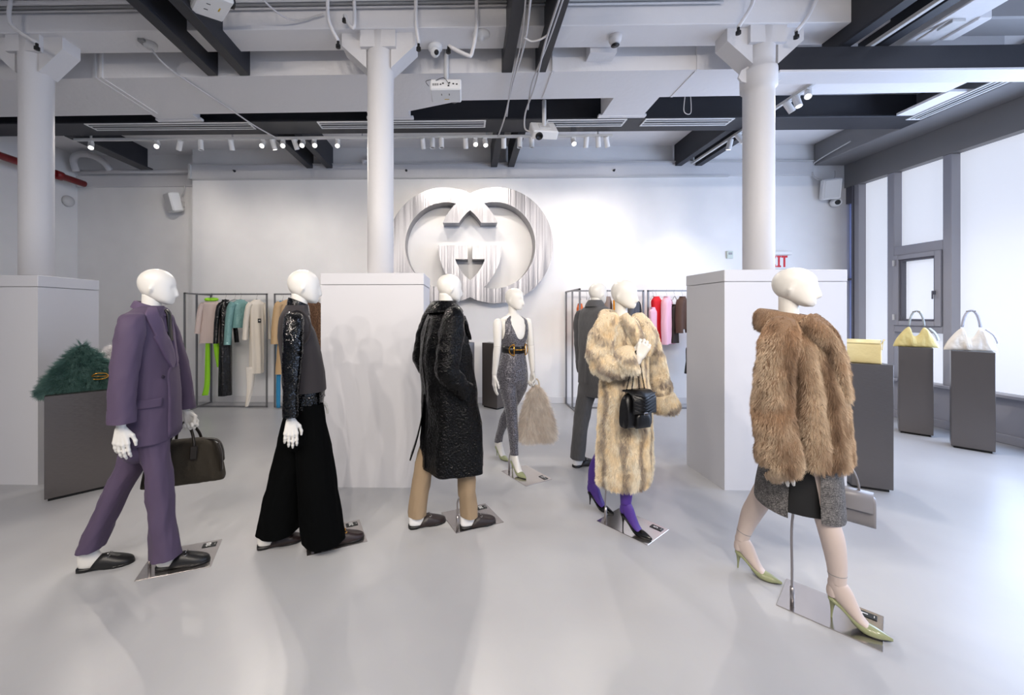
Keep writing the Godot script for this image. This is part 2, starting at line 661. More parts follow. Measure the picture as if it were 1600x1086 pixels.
func build_ceiling() -> void:
	# front white beam that the columns carry
	var st := mb()
	cbox(st, Vector3(-7.28, 4.32, -4.0), Vector3(4.2, SLAB, -3.69), 0.006)
	struct("concrete_beam", st, M.ceil)
	# the white sheet metal duct with its seams
	var duct := thing("air_duct", "long white sheet metal air duct running across below the ceiling", "duct")
	st = mb()
	var yb := STEEL + 0.004
	var outline := PackedVector2Array([Vector2(-7.2, 4.2), Vector2(5.6, 4.13), Vector2(5.6, 4.62), Vector2(-0.05, 4.7), Vector2(-0.7, 4.93), Vector2(-7.2, 5.0)])
	prism(st, outline, yb, SLAB - 0.003, Transform3D(Basis(Vector3(1, 0, 0), Vector3(0, 0, -1), Vector3(0, 1, 0)), Vector3.ZERO))
	obj("body", st, M.ceil, duct)
	for x in [-4.05, -3.98, 0.93, 2.45, 3.3]:
		st = mb()
		box(st, Vector3(x - 0.012, yb - 0.008, -4.93 if x < -0.8 else -4.66), Vector3(x + 0.012, yb + 0.05, -4.2 + (0.03 if x > 0 else 0.0)))
		box(st, Vector3(x - 0.012, yb - 0.004, -4.21), Vector3(x + 0.012, SLAB - 0.01, -4.13 if x > 0 else -4.16))
		obj("seam", st, M.ceil, duct)
	for x in [-3.83, -1.0, 2.05]:
		st = mb()
		box(st, Vector3(x - 0.27, yb + 0.01, -5.14), Vector3(x + 0.27, SLAB - 0.01, -4.6))
		cbox(st, Vector3(x - 0.31, yb - 0.002, -5.16), Vector3(x + 0.31, yb + 0.03, -5.1), 0.004)
		obj("branch", st, M.ceil, duct)
	st = mb()
	box(st, Vector3(1.28, yb + 0.1, -4.2), Vector3(1.55, SLAB - 0.01, -4.006))
	obj("branch", st, M.ceil, duct)
	st = mb()
	box(st, Vector3(5.62, yb, -5.16), Vector3(6.06, yb + 0.03, -4.61))
	obj("end_panel", st, M.ceil, duct)
	# dark steel: one beam across, and pairs of channels running into the depth
	ibeam_x(-7.28, 6.08, -5.35, STEEL, SLAB, 0.36, "steel_beam")
	for p in [[-2.74, -4.16], [-2.39, -4.16], [0.44, -4.16], [0.8, -4.16], [3.66, -3.99], [4.02, -3.99]]:
		channel_z(p[0], 5.0, p[1], 1.0 if p[0] < 0 else -1.0)
	for p in [-2.77, -2.42, 0.5, 0.8, 3.72, 4.07]:
		channel_z(p, -5.54, -6.88, 1.0 if p < 0 else -1.0)
	st = mb()
	cbox(st, Vector3(-5.84, STEEL, -6.88), Vector3(-5.62, STEEL + 0.02, -5.54), 0.003)
	box(st, Vector3(-5.74, STEEL + 0.02, -6.88), Vector3(-5.72, SLAB, -5.54))
	struct("steel_beam", st, M.steel)
	# dark beam from the right column towards the windows, with a white soffit below it
	st = mb()
	box(st, Vector3(3.0, 3.925, -3.78), Vector3(6.08, 4.14, -3.76))
	box(st, Vector3(3.0, 4.12, -3.86), Vector3(6.08, 4.14, -3.78))
	struct("steel_beam", st, M.steel)
	st = mb()
	cbox(st, Vector3(3.0, 3.9, -3.96), Vector3(6.08, 3.924, -3.755), 0.004)
	box(st, Vector3(3.0, 3.924, -3.96), Vector3(6.08, 4.1, -3.94))
	struct("white_beam", st, M.paint)
	# slot diffusers in the underside of the steel beam
	var named := ["leftmost white slot diffuser in the steel beam, beside the left column", "white slot diffuser passing behind the middle column", "white slot diffuser behind the hanging projector on the right", "rightmost white slot diffuser in the steel beam, beside the right column"]
	var sp := [[-5.18, -2.92], [-2.0, 0.27], [1.08, 2.14], [2.38, 3.55]]
	for k in 4:
		diffuser(Transform3D(Basis(), Vector3(sp[k][0], STEEL - 0.012, -5.265)), sp[k][1] - sp[k][0], named[k])
	diffuser(Transform3D(Basis(Vector3.UP, PI / 2), Vector3(5.93, STEEL - 0.012, -3.95)), 1.3, "white slot diffuser running into the depth beside the grey window soffit")
	# duct end and boxed unit near the windows
	var unit := thing("ventilation_unit", "white ventilation unit with a grey square duct under the ceiling by the windows", "ventilation unit")
	st = mb()
	cbox(st, Vector3(4.22, 4.2, -3.98), Vector3(4.52, 4.46, -3.28), 0.01)
	obj("body", st, M.paint, unit)
	st = mb()
	cbox(st, Vector3(4.54, 4.2, -3.74), Vector3(6.07, 4.43, -3.5), 0.015)
	obj("grey_duct", st, M.grey, unit)
	st = mb()
	cbox(st, Vector3(4.5, 4.18, -3.76), Vector3(4.62, 4.45, -3.48), 0.01)
	obj("duct_collar", st, M.paint, unit)
	st = mb()
	cbox(st, Vector3(4.3, 4.17, -3.62), Vector3(4.42, 4.2, -3.5), 0.004)
	obj("control_box", st, M.white_dim, unit)
	# fire sprinkler main on the left, painted red
	st = mb(true)
	var pipe := thing("sprinkler_main", "dark red sprinkler pipe running into the depth along the left wall", "pipe")
	tube(st, [Vector3(-6.95, 3.95, -1.0), Vector3(-6.95, 3.95, -6.95)], 0.055, 14)
	obj("pipe", st, M.red, pipe)
	for z in [-6.2, -6.45]:
		st = mb(true)
		tube(st, [Vector3(-6.95, 3.95, z), Vector3(-6.95, 3.95, z - 0.1)], 0.075, 14)
		obj("collar", st, M.red, pipe)
	# white branch pipe with a looped elbow on the recess wall
	st = mb(true)
	var wp := thing("branch_pipe", "white painted pipe with a looped elbow on the recessed wall", "pipe")
	tube(st, curve([Vector3(-7.1, 4.18, -6.95), Vector3(-7.1, 4.36, -6.9), Vector3(-6.96, 4.45, -6.85), Vector3(-6.72, 4.43, -6.85), Vector3(-6.56, 4.34, -6.9), Vector3(-6.52, 4.22, -7.0)], 6), 0.055, 12)
	obj("elbow", st, M.paint, wp)
	st = mb(true)
	tube(st, [Vector3(-7.1, 4.2, -7.03), Vector3(-4.95, 4.2, -7.03)], 0.035, 12)
	obj("pipe", st, M.paint, wp)


func diffuser(t: Transform3D, l: float, label: String) -> void:
	var o := thing("slot_diffuser", label, "diffuser", Vector3.ZERO, 0.0, "ceiling slot diffusers")
	o.transform = t
	var st := mb()
	for z in [-0.085, 0.085]:
		cbox(st, Vector3(0, 0, z - 0.011), Vector3(l, 0.012, z + 0.011), 0.002)
	for x in [0.0, l - 0.022]:
		cbox(st, Vector3(x, 0, -0.074), Vector3(x + 0.022, 0.012, 0.074), 0.002)
	obj("frame", st, M.white, o)
	for z in [-0.032, 0.032]:
		st = mb()
		cbox(st, Vector3(0.022, 0.0, z - 0.012), Vector3(l - 0.022, 0.012, z + 0.012), 0.002)
		obj("slat", st, M.white_dim, o)
	st = mb()
	box(st, Vector3(0.02, 0.008, -0.076), Vector3(l - 0.02, 0.0115, 0.076))
	obj("backing", st, M.slot, o)


# ---------------------------------------------------------------- track lights

var spot_n := 0


func spotlight(at: Vector3, to: Vector3, on: bool, energy: float, angle: float, label: String, category_group: String) -> void:
	var o := thing("track_spotlight", label, "spotlight", at, 0.0, category_group)
	var st := mb()
	cbox(st, Vector3(-0.03, -0.02, -0.018), Vector3(0.03, 0.0, 0.018), 0.003)
	obj("adapter", st, M.white, o)
	var dir := (to - at).normalized()
	var b := Basis.looking_at(dir, Vector3.UP if absf(dir.y) < 0.95 else Vector3.RIGHT)
	var hub := Vector3(0, -0.06, 0)
	st = mb(true)
	tube(st, [Vector3(0, -0.02, 0), Vector3(0, -0.07, 0)], 0.012, 8)
	obj("stem", st, M.white, o)
	st = mb()
	var t := Transform3D(b * Basis(Vector3.RIGHT, -PI / 2), hub)   # local y looks along the beam
	lathe(st, [[0.03, -0.06], [0.036, -0.055], [0.036, 0.085], [0.03, 0.085], [0.028, 0.07]], t, 16, false)
	lathe(st, [[0.0005, -0.06], [0.03, -0.06]], t, 16, false)
	obj("barrel", st, M.white, o)
	st = mb()
	lathe(st, [[0.029, 0.072], [0.022, 0.078], [0.0005, 0.081]], t, 16, false)
	obj("lens", st, M.lit if on else M.unlit, o)
	if not on:
		return
	var l := SpotLight3D.new()
	l.name = "beam"
	l.light_energy = energy
	l.light_color = Color(1.0, 0.955, 0.905)
	l.spot_angle = angle
	l.spot_angle_attenuation = 1.0
	l.spot_range = 30.0
	l.spot_attenuation = 2.0
	l.light_size = 0.035
	l.shadow_enabled = true
	l.transform = Transform3D(b, hub + dir * 0.1)
	o.add_child(l)


func build_lighting() -> void:
	# the long white track under the steel beam
	var st := mb()
	var tr := thing("light_track", "long white light track below the dark steel beam at the back", "light track")
	cbox(st, Vector3(-5.75, STEEL - 0.045, -5.62), Vector3(2.1, STEEL - 0.01, -5.58), 0.004)
	obj("rail", st, M.white_dim, tr)
	for x in [-5.5, -3.4, -1.5, 0.3, 1.9]:
		st = mb()
		box(st, Vector3(x - 0.01, STEEL - 0.01, -5.61), Vector3(x + 0.01, STEEL + 0.3, -5.59))
		obj("hanger_strap", st, M.white_dim, tr)
	var y := STEEL - 0.045
	# x along the track, aim, lit
	var heads := [
		[-5.5, Vector3(-3.4, 1.0, -3.3), true], [-4.52, Vector3(-2.3, 1.0, -2.3), true], [-4.18, Vector3(-5.9, 1.6, -7.1), true], [-3.87, Vector3(-3.7, 0.5, -5.6), false],
		[-3.42, Vector3(-3.6, 1.3, -6.9), true], [-2.95, Vector3(-2.3, 0.9, -2.2), true], [-2.8, Vector3(-2.2, 0.9, -6.5), true], [-2.66, Vector3(-1.3, 1.0, -2.5), true], [-2.48, Vector3(-1.9, 1.4, -6.85), false],
		[-2.37, Vector3(-1.6, 0.9, -2.2), true], [-2.2, Vector3(-0.6, 1.0, -2.5), true], [-1.86, Vector3(-1.0, 0.6, -2.6), true],
		[-0.62, Vector3(-0.5, 2.4, -6.9), true], [-0.48, Vector3(-0.45, 0.6, -5.2), false], [-0.35, Vector3(-0.25, 0.6, -5.2), false], [0.0, Vector3(0.1, 2.2, -6.9), true],
		[0.14, Vector3(0.3, 1.0, -2.6), true], [0.28, Vector3(0.6, 1.0, -3.4), true], [0.55, Vector3(0.7, 2.3, -6.9), true], [0.78, Vector3(0.6, 0.6, -5.4), false], [0.95, Vector3(1.0, 0.5, -5.7), false],
		[1.55, Vector3(1.2, 1.0, -2.8), true], [1.73, Vector3(1.9, 1.3, -6.9), true], [1.9, Vector3(2.5, 1.2, -6.8), true], [2.02, Vector3(3.1, 1.3, -6.9), true],
	]
	for k in heads.size():
		var h: Array = heads[k]
		spotlight(Vector3(h[0], y, -5.6), h[1], h[2], SPOT * (0.34 if h[1].z < -6.0 else 0.6), 66.0 if h[1].z < -6.0 else 40.0, "%s white spotlight from the left end of the long back track, %s" % [ORDINAL[k], "lit" if h[2] else "switched off"], "spotlights on the back track")
	# a second track between the right-hand channels, running into the depth
	st = mb()
	tr = thing("light_track", "white light track running into the depth between the right pair of steel channels", "light track")
	cbox(st, Vector3(3.85, STEEL - 0.03, -6.7), Vector3(3.89, STEEL + 0.005, -1.0), 0.004)
	obj("rail", st, M.white_dim, tr)
	for z in [-5.35, -2.0]:
		st = mb()
		box(st, Vector3(3.86, STEEL, z - 0.01), Vector3(3.88, STEEL + 0.004, z + 0.01))
		obj("hanger_strap", st, M.white_dim, tr)
	var side := [[-5.75, Vector3(3.6, 1.0, -6.6)], [-5.55, Vector3(5.9, 1.2, -5.0)], [-4.72, Vector3(5.8, 1.1, -4.6)], [-4.6, Vector3(3.9, 1.1, -3.6)], [-4.45, Vector3(1.9, 1.2, -2.3)]]
	for k in side.size():
		spotlight(Vector3(3.87, STEEL - 0.03, side[k][0]), side[k][1], true, SPOT, 38.0, "%s lit white spotlight from the back wall on the right track" % ORDINAL[k], "spotlights on the right track")
	# out-of-view tracks behind the camera, placed to light the figures from the front
	var front := [
		[-3.6, -0.9, Vector3(-2.2, 1.3, -2.4)], [-2.1, -0.9, Vector3(-1.1, 1.3, -2.65)], [-0.6, -0.9, Vector3(-0.1, 1.2, -2.9)], [0.9, -0.9, Vector3(1.2, 1.3, -3.0)], [2.4, -0.9, Vector3(1.9, 1.2, -2.2)], [3.6, -0.9, Vector3(3.3, 1.2, -3.6)],
		[-3.2, -2.0, Vector3(-3.6, 1.3, -3.4)], [-1.1, -2.0, Vector3(-0.9, 1.4, -3.6)], [0.8, -2.0, Vector3(0.6, 1.5, -4.0)], [2.7, -2.0, Vector3(2.9, 1.4, -3.6)],
		[-2.0, -3.2, Vector3(-2.6, 2.2, -5.0)], [0.0, -3.2, Vector3(0.1, 2.2, -5.5)], [2.0, -3.2, Vector3(2.4, 2.2, -5.0)],
	]
	for k in front.size():
		var f: Array = front[k]
		spotlight(Vector3(f[0], STEEL - 0.03, -f[1]), f[2], true, SPOT * 1.35, 46.0, "%s unseen lit white spotlight on the tracks over the viewer, placed to light the figures" % ORDINAL[k], "unseen spotlights on the front tracks")
	for zz in [0.9, 2.0, 3.2]:
		st = mb()
		cbox(st, Vector3(-4.0, STEEL - 0.03, zz - 0.02), Vector3(4.0, STEEL, zz + 0.02), 0.004)
		var unseen_track := obj("light_track", st, M.white_dim)
		tag(unseen_track, ["unseen white light track over the viewer, nearest the mannequins", "unseen middle white light track over the viewer", "unseen white light track behind the viewer"][0 if zz < 1.0 else (1 if zz < 2.5 else 2)], "light track")


const SPOT := 2.6
const ORDINAL := ["first", "second", "third", "fourth", "fifth", "sixth", "seventh", "eighth", "ninth", "tenth", "eleventh", "twelfth", "thirteenth", "fourteenth", "fifteenth", "sixteenth", "seventeenth", "eighteenth", "nineteenth", "twentieth", "twenty first", "twenty second", "twenty third", "twenty fourth", "twenty fifth"]


# ---------------------------------------------------------------- fur and shag: many fine tufts on a body

func tuft_mesh(blades: int, spread: float, w: float, curl: float, m: Material) -> ArrayMesh:
	var st := mb(true)
	var r := RandomNumberGenerator.new()
	r.seed = 31
	for k in blades:
		var o := Vector3(r.randf_range(-1, 1) * spread, 0, r.randf_range(-1, 1) * spread)
		var lean := Vector3(r.randf_range(-1, 1), 0, r.randf_range(-1, 1)) * (spread * 1.3)
		var an := r.randf() * TAU
		var side := Vector3(cos(an), 0, sin(an)) * w
		var ph := r.randf() * TAU
		var h := r.randf_range(0.7, 1.0)
		var prev := [o - side, o + side]
		for s in [0.35, 0.7, 1.0]:
			var c: Vector3 = o + lean * s * s + Vector3(cos(ph + s * 5.0), 0, sin(ph + s * 5.0)) * curl * s + Vector3(0, s * h, 0)
			var ww: float = 1.0 - 0.85 * s
			var nx := [c - side * ww, c + side * ww]
			st.add_vertex(prev[0]); st.add_vertex(nx[0]); st.add_vertex(prev[1])
			st.add_vertex(prev[1]); st.add_vertex(nx[0]); st.add_vertex(nx[1])
			prev = nx
	st.generate_normals()
	var mesh: ArrayMesh = st.commit()
	mesh.surface_set_material(0, m)
	return mesh


# faces: triangles to grow on; comb(point, normal) -> direction the hair lies in; shade(point, normal) -> linear colour
func fur(called: String, parent: Node, faces: PackedVector3Array, count: int, length: float, tuft: Mesh, comb: Callable, shade: Callable, vary := 0.35) -> void:
	var cum := PackedFloat32Array()
	var total := 0.0
	for k in range(0, faces.size(), 3):
		total += (faces[k + 1] - faces[k]).cross(faces[k + 2] - faces[k]).length() * 0.5
		cum.append(total)
	var buf := PackedFloat32Array()
	buf.resize(count * 16)
	var tri_at := 0
	for i in count:
		var want := (i + rng.randf()) / count * total
		while tri_at < cum.size() - 1 and cum[tri_at] < want:
			tri_at += 1
		var k := tri_at * 3
		var u := rng.randf()
		var v := rng.randf()
		if u + v > 1.0:
			u = 1.0 - u
			v = 1.0 - v
		var e1 := faces[k + 1] - faces[k]
		var e2 := faces[k + 2] - faces[k]
		var n := e2.cross(e1).normalized()
		var p := faces[k] + e1 * u + e2 * v
		var d: Vector3 = comb.call(p, n)
		d = (d + Vector3(rng.randf_range(-1, 1), rng.randf_range(-1, 1), rng.randf_range(-1, 1)) * vary).normalized()
		var x := d.cross(n)
		if x.length() < 0.05:
			x = d.cross(Vector3(0.3, 0.2, 0.9))
		x = x.normalized()
		var z := x.cross(d)
		var l := length * rng.randf_range(0.75, 1.15)
		d *= l
		p -= n * 0.003
		var c: Color = shade.call(p, n)
		var f := rng.randf_range(0.8, 1.15)
		var o := i * 16
		buf[o] = x.x; buf[o + 1] = d.x; buf[o + 2] = z.x; buf[o + 3] = p.x
		buf[o + 4] = x.y; buf[o + 5] = d.y; buf[o + 6] = z.y; buf[o + 7] = p.y
		buf[o + 8] = x.z; buf[o + 9] = d.z; buf[o + 10] = z.z; buf[o + 11] = p.z
		buf[o + 12] = c.r * f; buf[o + 13] = c.g * f; buf[o + 14] = c.b * f; buf[o + 15] = 1.0
	var mm := MultiMesh.new()
	mm.transform_format = MultiMesh.TRANSFORM_3D
	mm.use_colors = true
	mm.mesh = tuft
	mm.instance_count = count
	mm.buffer = buf
	var o := MultiMeshInstance3D.new()
	o.name = called
	o.multimesh = mm
	o.set_meta("kind", "stuff")
	parent.add_child(o, true)


func hair_mat(rough := 0.6) -> StandardMaterial3D:
	var m := mat(Color.WHITE, rough, 0.0, 0.35)
	m.vertex_color_use_as_albedo = true
	return m


func lin(r: float, g: float, b: float) -> Color:
	return Color(r, g, b).srgb_to_linear()


# ---------------------------------------------------------------- fittings on walls and ceiling

func projector(t: Transform3D, label: String, pole: float) -> void:   # hangs upside down; local y up, connectors face +z
	var o := thing("projector", label, "projector", Vector3.ZERO, 0.0, "ceiling projectors")
	o.transform = t
	var st := mb()
	cbox(st, Vector3(-0.16, 0, -0.13), Vector3(0.16, 0.11, 0.13), 0.012)
	obj("body", st, M.white, o)
	st = mb()
	for k in 3:
		box(st, Vector3(-0.135 + k * 0.022, 0.04, 0.13), Vector3(-0.117 + k * 0.022, 0.062, 0.1315))
	obj("vent_grille", st, M.unlit, o)
	for c in [[-0.06, 0.045], [-0.035, 0.055], [0.02, 0.03], [0.03, 0.06], [0.07, 0.05], [0.105, 0.045]]:
		st = mb()
		cbox(st, Vector3(c[0], c[1], 0.13), Vector3(c[0] + 0.018, c[1] + 0.012, 0.136), 0.002)
		obj("socket", st, M.black, o)
	st = mb(true)
	lathe(st, [[0.045, 0.0], [0.045, 0.03], [0.03, 0.036], [0.03, 0.03]], Transform3D(Basis(Vector3.RIGHT, -PI / 2), Vector3(0.08, 0.05, -0.125)), 20)
	obj("lens_barrel", st, M.black, o)
	st = mb()
	for x in [-0.05, 0.03]:
		box(st, Vector3(x, -0.002, 0.02), Vector3(x + 0.008, 0.001, 0.05))
	obj("slot", st, M.black, o)
	st = mb()
	box(st, Vector3(-0.02, -0.002, -0.06), Vector3(0.03, 0.001, -0.05))
	obj("warning_label", st, M.yellow, o)
	st = mb(true)
	tube(st, curve([Vector3(-0.1, 0.09, 0.132), Vector3(-0.02, 0.1, 0.16), Vector3(0.03, 0.05, 0.15), Vector3(0.035, 0.035, 0.134)], 5), 0.003, 6)
	tube(st, curve([Vector3(-0.15, 0.1, 0.132), Vector3(-0.2, 0.07, 0.15), Vector3(-0.17, 0.03, 0.135)], 5), 0.003, 6)
	obj("cable", st, M.black, o)
	if pole > 0:
		st = mb(true)
		tube(st, [t.basis.inverse() * (Vector3(0, 0.0, 0)) + Vector3(0, 0.1, 0), t.basis.inverse() * Vector3(0, pole, 0) + Vector3(0, 0.1, 0)], 0.026, 14)
		obj("pole", st, M.white_dim, o)
		st = mb()
		cbox(st, Vector3(-0.07, 0.11, -0.06), Vector3(0.07, 0.122, 0.06), 0.003)
		obj("mount_plate", st, M.white_dim, o)


func build_fittings() -> void:
	build_emblem()
	projector(Transform3D(Basis(Vector3.UP, deg_to_rad(-42)) * Basis(Vector3.RIGHT, deg_to_rad(10)), Vector3(-2.17, 4.21, -3.28)), "white projector cut by the top edge, hung beside the left pair of steel channels", 0.18)
	projector(Transform3D(Basis(), Vector3(-0.205, 3.885, -4.09)), "white projector hung on a pole in front of the duct, above the metal emblem", 0.56)
	projector(Transform3D(Basis(Vector3.UP, deg_to_rad(186)) * Basis(Vector3.RIGHT, deg_to_rad(-48)), Vector3(0.985, 3.88, -5.0)), "white projector tilted downward beside the middle pair of channels, lens showing", 0.34)
	var st: SurfaceTool
	# small ceiling devices
	var o := thing("security_camera", "small white dome security camera under the white beam, right of the middle column", "camera", Vector3(-0.31, 4.32, -3.95))
	st = mb(true)
	lathe(st, [[0.07, 0.0], [0.072, -0.03], [0.05, -0.045]], Transform3D(), 24)
	obj("base", st, M.white, o)
	st = mb(true)
	lathe(st, [[0.001, -0.11], [0.03, -0.1], [0.048, -0.075], [0.05, -0.04], [0.04, -0.03]], Transform3D(), 24)
	obj("ball", st, M.white, o)
	st = mb(true)
	lathe(st, [[0.001, 0.02], [0.02, 0.017], [0.026, 0.0]], Transform3D(Basis(Vector3.RIGHT, deg_to_rad(120)), Vector3(0.014, -0.082, 0.03)), 20)
	obj("lens", st, M.black, o)
	o = thing("smoke_detector", "round white smoke detector under the white beam, near the middle pair of channels", "detector", Vector3(0.15, 4.32, -3.79))
	st = mb(true)
	lathe(st, [[0.085, 0.0], [0.085, -0.02], [0.07, -0.035], [0.03, -0.04], [0.028, -0.055], [0.001, -0.058]], Transform3D(), 32)
	obj("body", st, M.white, o)
	o = thing("ceiling_sensor", "white bell shaped sensor with dark base under the white beam, right of the smoke detector", "sensor", Vector3(1.47, 4.32, -3.84))
	st = mb(true)
	lathe(st, [[0.062, 0.0], [0.06, -0.04], [0.045, -0.075], [0.03, -0.08]], Transform3D(), 24)
	obj("body", st, M.paint, o)
	st = mb(true)
	lathe(st, [[0.028, -0.08], [0.04, -0.09], [0.001, -0.095]], Transform3D(), 20)
	obj("dark_base", st, M.black, o)
	o = thing("junction_box", "small grey and white junction fitting under the white beam, left of the channels", "fitting", Vector3(-3.18, 4.32, -3.86))
	st = mb(true)
	lathe(st, [[0.06, 0.0], [0.06, -0.035], [0.04, -0.05], [0.001, -0.052]], Transform3D(), 18)
	obj("cap", st, M.white_dim, o)
	st = mb()
	cbox(st, Vector3(-0.07, -0.03, 0.0), Vector3(0.0, 0.0, 0.08), 0.005)
	obj("clamp", st, M.unlit, o)
	# white drop pipes with dark sprinkler heads
	var drops := [
		[[Vector3(-1.27, 4.53, -3.55), Vector3(-1.265, 4.3, -3.56), Vector3(-1.19, 4.14, -3.6)], "white sprinkler drop pipe left of the middle column head, dark tip"],
		[[Vector3(-1.04, 4.53, -3.6), Vector3(-1.04, 4.27, -3.6), Vector3(-1.09, 4.3, -3.6), Vector3(-1.13, 4.38, -3.6)], "white hooked sprinkler pipe in front of the middle column head"],
		[[Vector3(-0.46, 4.53, -3.58), Vector3(-0.46, 4.3, -3.58), Vector3(-0.44, 4.12, -3.62)], "white sprinkler drop pipe right of the middle column head, dark tip"],
		[[Vector3(0.1, 4.53, -3.6), Vector3(0.1, 4.25, -3.6), Vector3(0.06, 4.02, -3.6), Vector3(0.02, 3.99, -3.6), Vector3(-0.16, 4.08, -3.6)], "white sprinkler pipe bent to the left like a hook, above the hanging projector"],
		[[Vector3(3.24, 4.54, -3.6), Vector3(3.14, 4.32, -3.62), Vector3(3.04, 4.19, -3.62)], "white sprinkler drop pipe right of the right column head, dark tip"],
		[[Vector3(2.6, 4.53, -3.55), Vector3(2.6, 4.4, -3.57), Vector3(2.5, 4.22, -3.6)], "white sprinkler pipe left of the right column head, dark tip"],
		[[Vector3(-4.25, 4.53, -3.55), Vector3(-4.25, 4.3, -3.55), Vector3(-4.0, 4.12, -3.55)], "white sprinkler pipe slanting across the left column head"],
	]
	for d in drops:
		o = thing("sprinkler_pipe", d[1], "pipe")
		st = mb(true)
		tube(st, curve(d[0], 4), 0.017, 10)
		obj("pipe", st, M.paint, o)
		var e: Vector3 = d[0][-1]
		st = mb()
		lathe(st, [[0.012, 0.0], [0.012, -0.03], [0.022, -0.034], [0.022, -0.06], [0.012, -0.064], [0.001, -0.064]], Transform3D(Basis(), e + Vector3(0, -0.005, 0)), 12)
		obj("sprinkler_head", st, M.black, o)
	# conduits along the front of the white beam
	for k in 3:
		st = mb(true)
		var z := -3.66 + 0.035 * k
		tube(st, [Vector3(-7.2, 4.5 + 0.012 * k, z), Vector3(-2.85, 4.5 + 0.012 * k, z), Vector3(2.4, 4.5 + 0.012 * k, z)], 0.012 + 0.004 * k, 8)
		var c := obj("conduit", st, [M.cable, M.unlit, M.paint][k])
		tag(c, ["thin white conduit along the white beam at the top, lowest of three", "grey conduit along the white beam at the top, between two white ones", "thicker white conduit along the white beam at the top, highest of three"][k], "conduit", "conduits on the front beam")
	# cables that hang along the channels
	var loops := [
		["white cable bundle wound along the left strip of the middle pair of channels", [Vector3(0.5, 4.16, -1.8), Vector3(0.51, 4.13, -2.9), Vector3(0.55, 4.12, -3.6), Vector3(0.52, 4.13, -4.3), Vector3(0.5, 4.11, -5.0), Vector3(0.46, 4.1, -5.5)], 0.01],
		["white cable bundle along the right strip of the middle pair, leading to the tilted projector", [Vector3(0.74, 4.16, -1.8), Vector3(0.76, 4.13, -2.8), Vector3(0.74, 4.11, -3.6), Vector3(0.77, 4.12, -4.3), Vector3(0.74, 4.08, -4.8), Vector3(0.76, 3.96, -4.98), Vector3(0.86, 3.93, -5.0)], 0.01],
		["white cable looping between the two strips of the middle channels", [Vector3(0.53, 4.12, -3.55), Vector3(0.6, 4.1, -3.58), Vector3(0.68, 4.1, -3.56), Vector3(0.75, 4.12, -3.52)], 0.009],
		["thin white cable from the junction fitting to the back track", [Vector3(-3.18, 4.27, -3.86), Vector3(-3.1, 4.16, -4.05), Vector3(-2.95, 4.15, -4.8), Vector3(-2.85, 4.13, -5.2), Vector3(-2.72, 4.12, -5.55)], 0.009],
		["white cable drooping from the steel channel to the white beam, beside the left projector", [Vector3(-1.85, 4.48, -2.9), Vector3(-1.8, 4.36, -3.3), Vector3(-1.65, 4.36, -3.62), Vector3(-1.35, 4.44, -3.66)], 0.008],
		["grey cable hanging down the wall at the end of the window soffit", [Vector3(6.05, 4.3, -6.2), Vector3(6.05, 4.2, -6.84), Vector3(6.03, 4.0, -6.84), Vector3(6.12, 3.92, -6.84), Vector3(6.3, 3.86, -6.84)], 0.01],
		["loose white cables beside the ventilation unit near the windows", [Vector3(4.28, 4.54, -3.0), Vector3(4.25, 4.36, -3.1), Vector3(4.29, 4.27, -3.3), Vector3(4.3, 4.22, -3.45), Vector3(4.24, 4.16, -3.72)], 0.012],
		["thin grey cable hanging in a loop behind the white duct, above the diffusers", [Vector3(2.62, 4.2, -4.675), Vector3(2.62, 4.02, -4.7), Vector3(2.7, 4.0, -4.7), Vector3(2.68, 4.2, -4.67)], 0.005],
	]
	loops.append(["second white cable twisted along the left strip of the middle channels", [Vector3(0.46, 4.15, -1.8), Vector3(0.47, 4.14, -2.9), Vector3(0.52, 4.13, -3.6), Vector3(0.5, 4.12, -4.3), Vector3(0.53, 4.13, -5.0)], 0.008])
	loops.append(["second white cable twisted along the right strip of the middle channels", [Vector3(0.78, 4.15, -1.8), Vector3(0.79, 4.14, -2.8), Vector3(0.77, 4.12, -3.6), Vector3(0.73, 4.13, -4.3), Vector3(0.77, 4.11, -4.8)], 0.008])
	for c in loops:
		st = mb(true)
		tube(st, curve(c[1], 8), c[2], 8)
		tag(obj("cable", st, M.cable), c[0], "cable")
	# speakers
	for s in 2:
		var at := [Vector3(-5.33, 3.62, -7.0), Vector3(6.24, 3.72, -6.75)][s] as Vector3
		o = thing("wall_speaker", ["white wall speaker tilted down on the recessed wall at the left", "white wall speaker high on the back wall beside the window soffit"][s], "speaker", at, deg_to_rad([-30.0, -25.0][s]))
		st = mb()
		cbox(st, Vector3(-0.12, -0.17, -0.08), Vector3(0.12, 0.17, 0.1), 0.02, Transform3D(Basis(Vector3.RIGHT, 0.25), Vector3.ZERO))
		obj("cabinet", st, M.white, o)
		st = mb()
		cbox(st, Vector3(-0.1, -0.15, 0.1), Vector3(0.1, 0.15, 0.106), 0.003, Transform3D(Basis(Vector3.RIGHT, 0.25), Vector3.ZERO))
		obj("grille", st, M.white_dim, o)
		st = mb()
		cbox(st, Vector3(-0.03, -0.05, -0.17), Vector3(0.03, 0.05, -0.06), 0.005)
		obj("bracket", st, M.white_dim, o)
		st = mb(true)
		tube(st, curve([Vector3(0.05, 0.14, -0.1), Vector3(0.1, 0.24, -0.12), Vector3(0.1, 0.34, -0.12)], 4), 0.006, 6)
		obj("cable", st, M.cable, o)
	o = thing("security_camera", "small white camera with dark lens below the right wall speaker", "camera", Vector3(6.42, 3.52, -6.86), deg_to_rad(-20))
	st = mb(true)
	lathe(st, [[0.075, 0.0], [0.075, 0.04], [0.062, 0.09], [0.045, 0.1]], Transform3D(Basis(Vector3.RIGHT, PI / 2 + 0.2), Vector3.ZERO), 24)
	obj("body", st, M.white, o)
	st = mb(true)
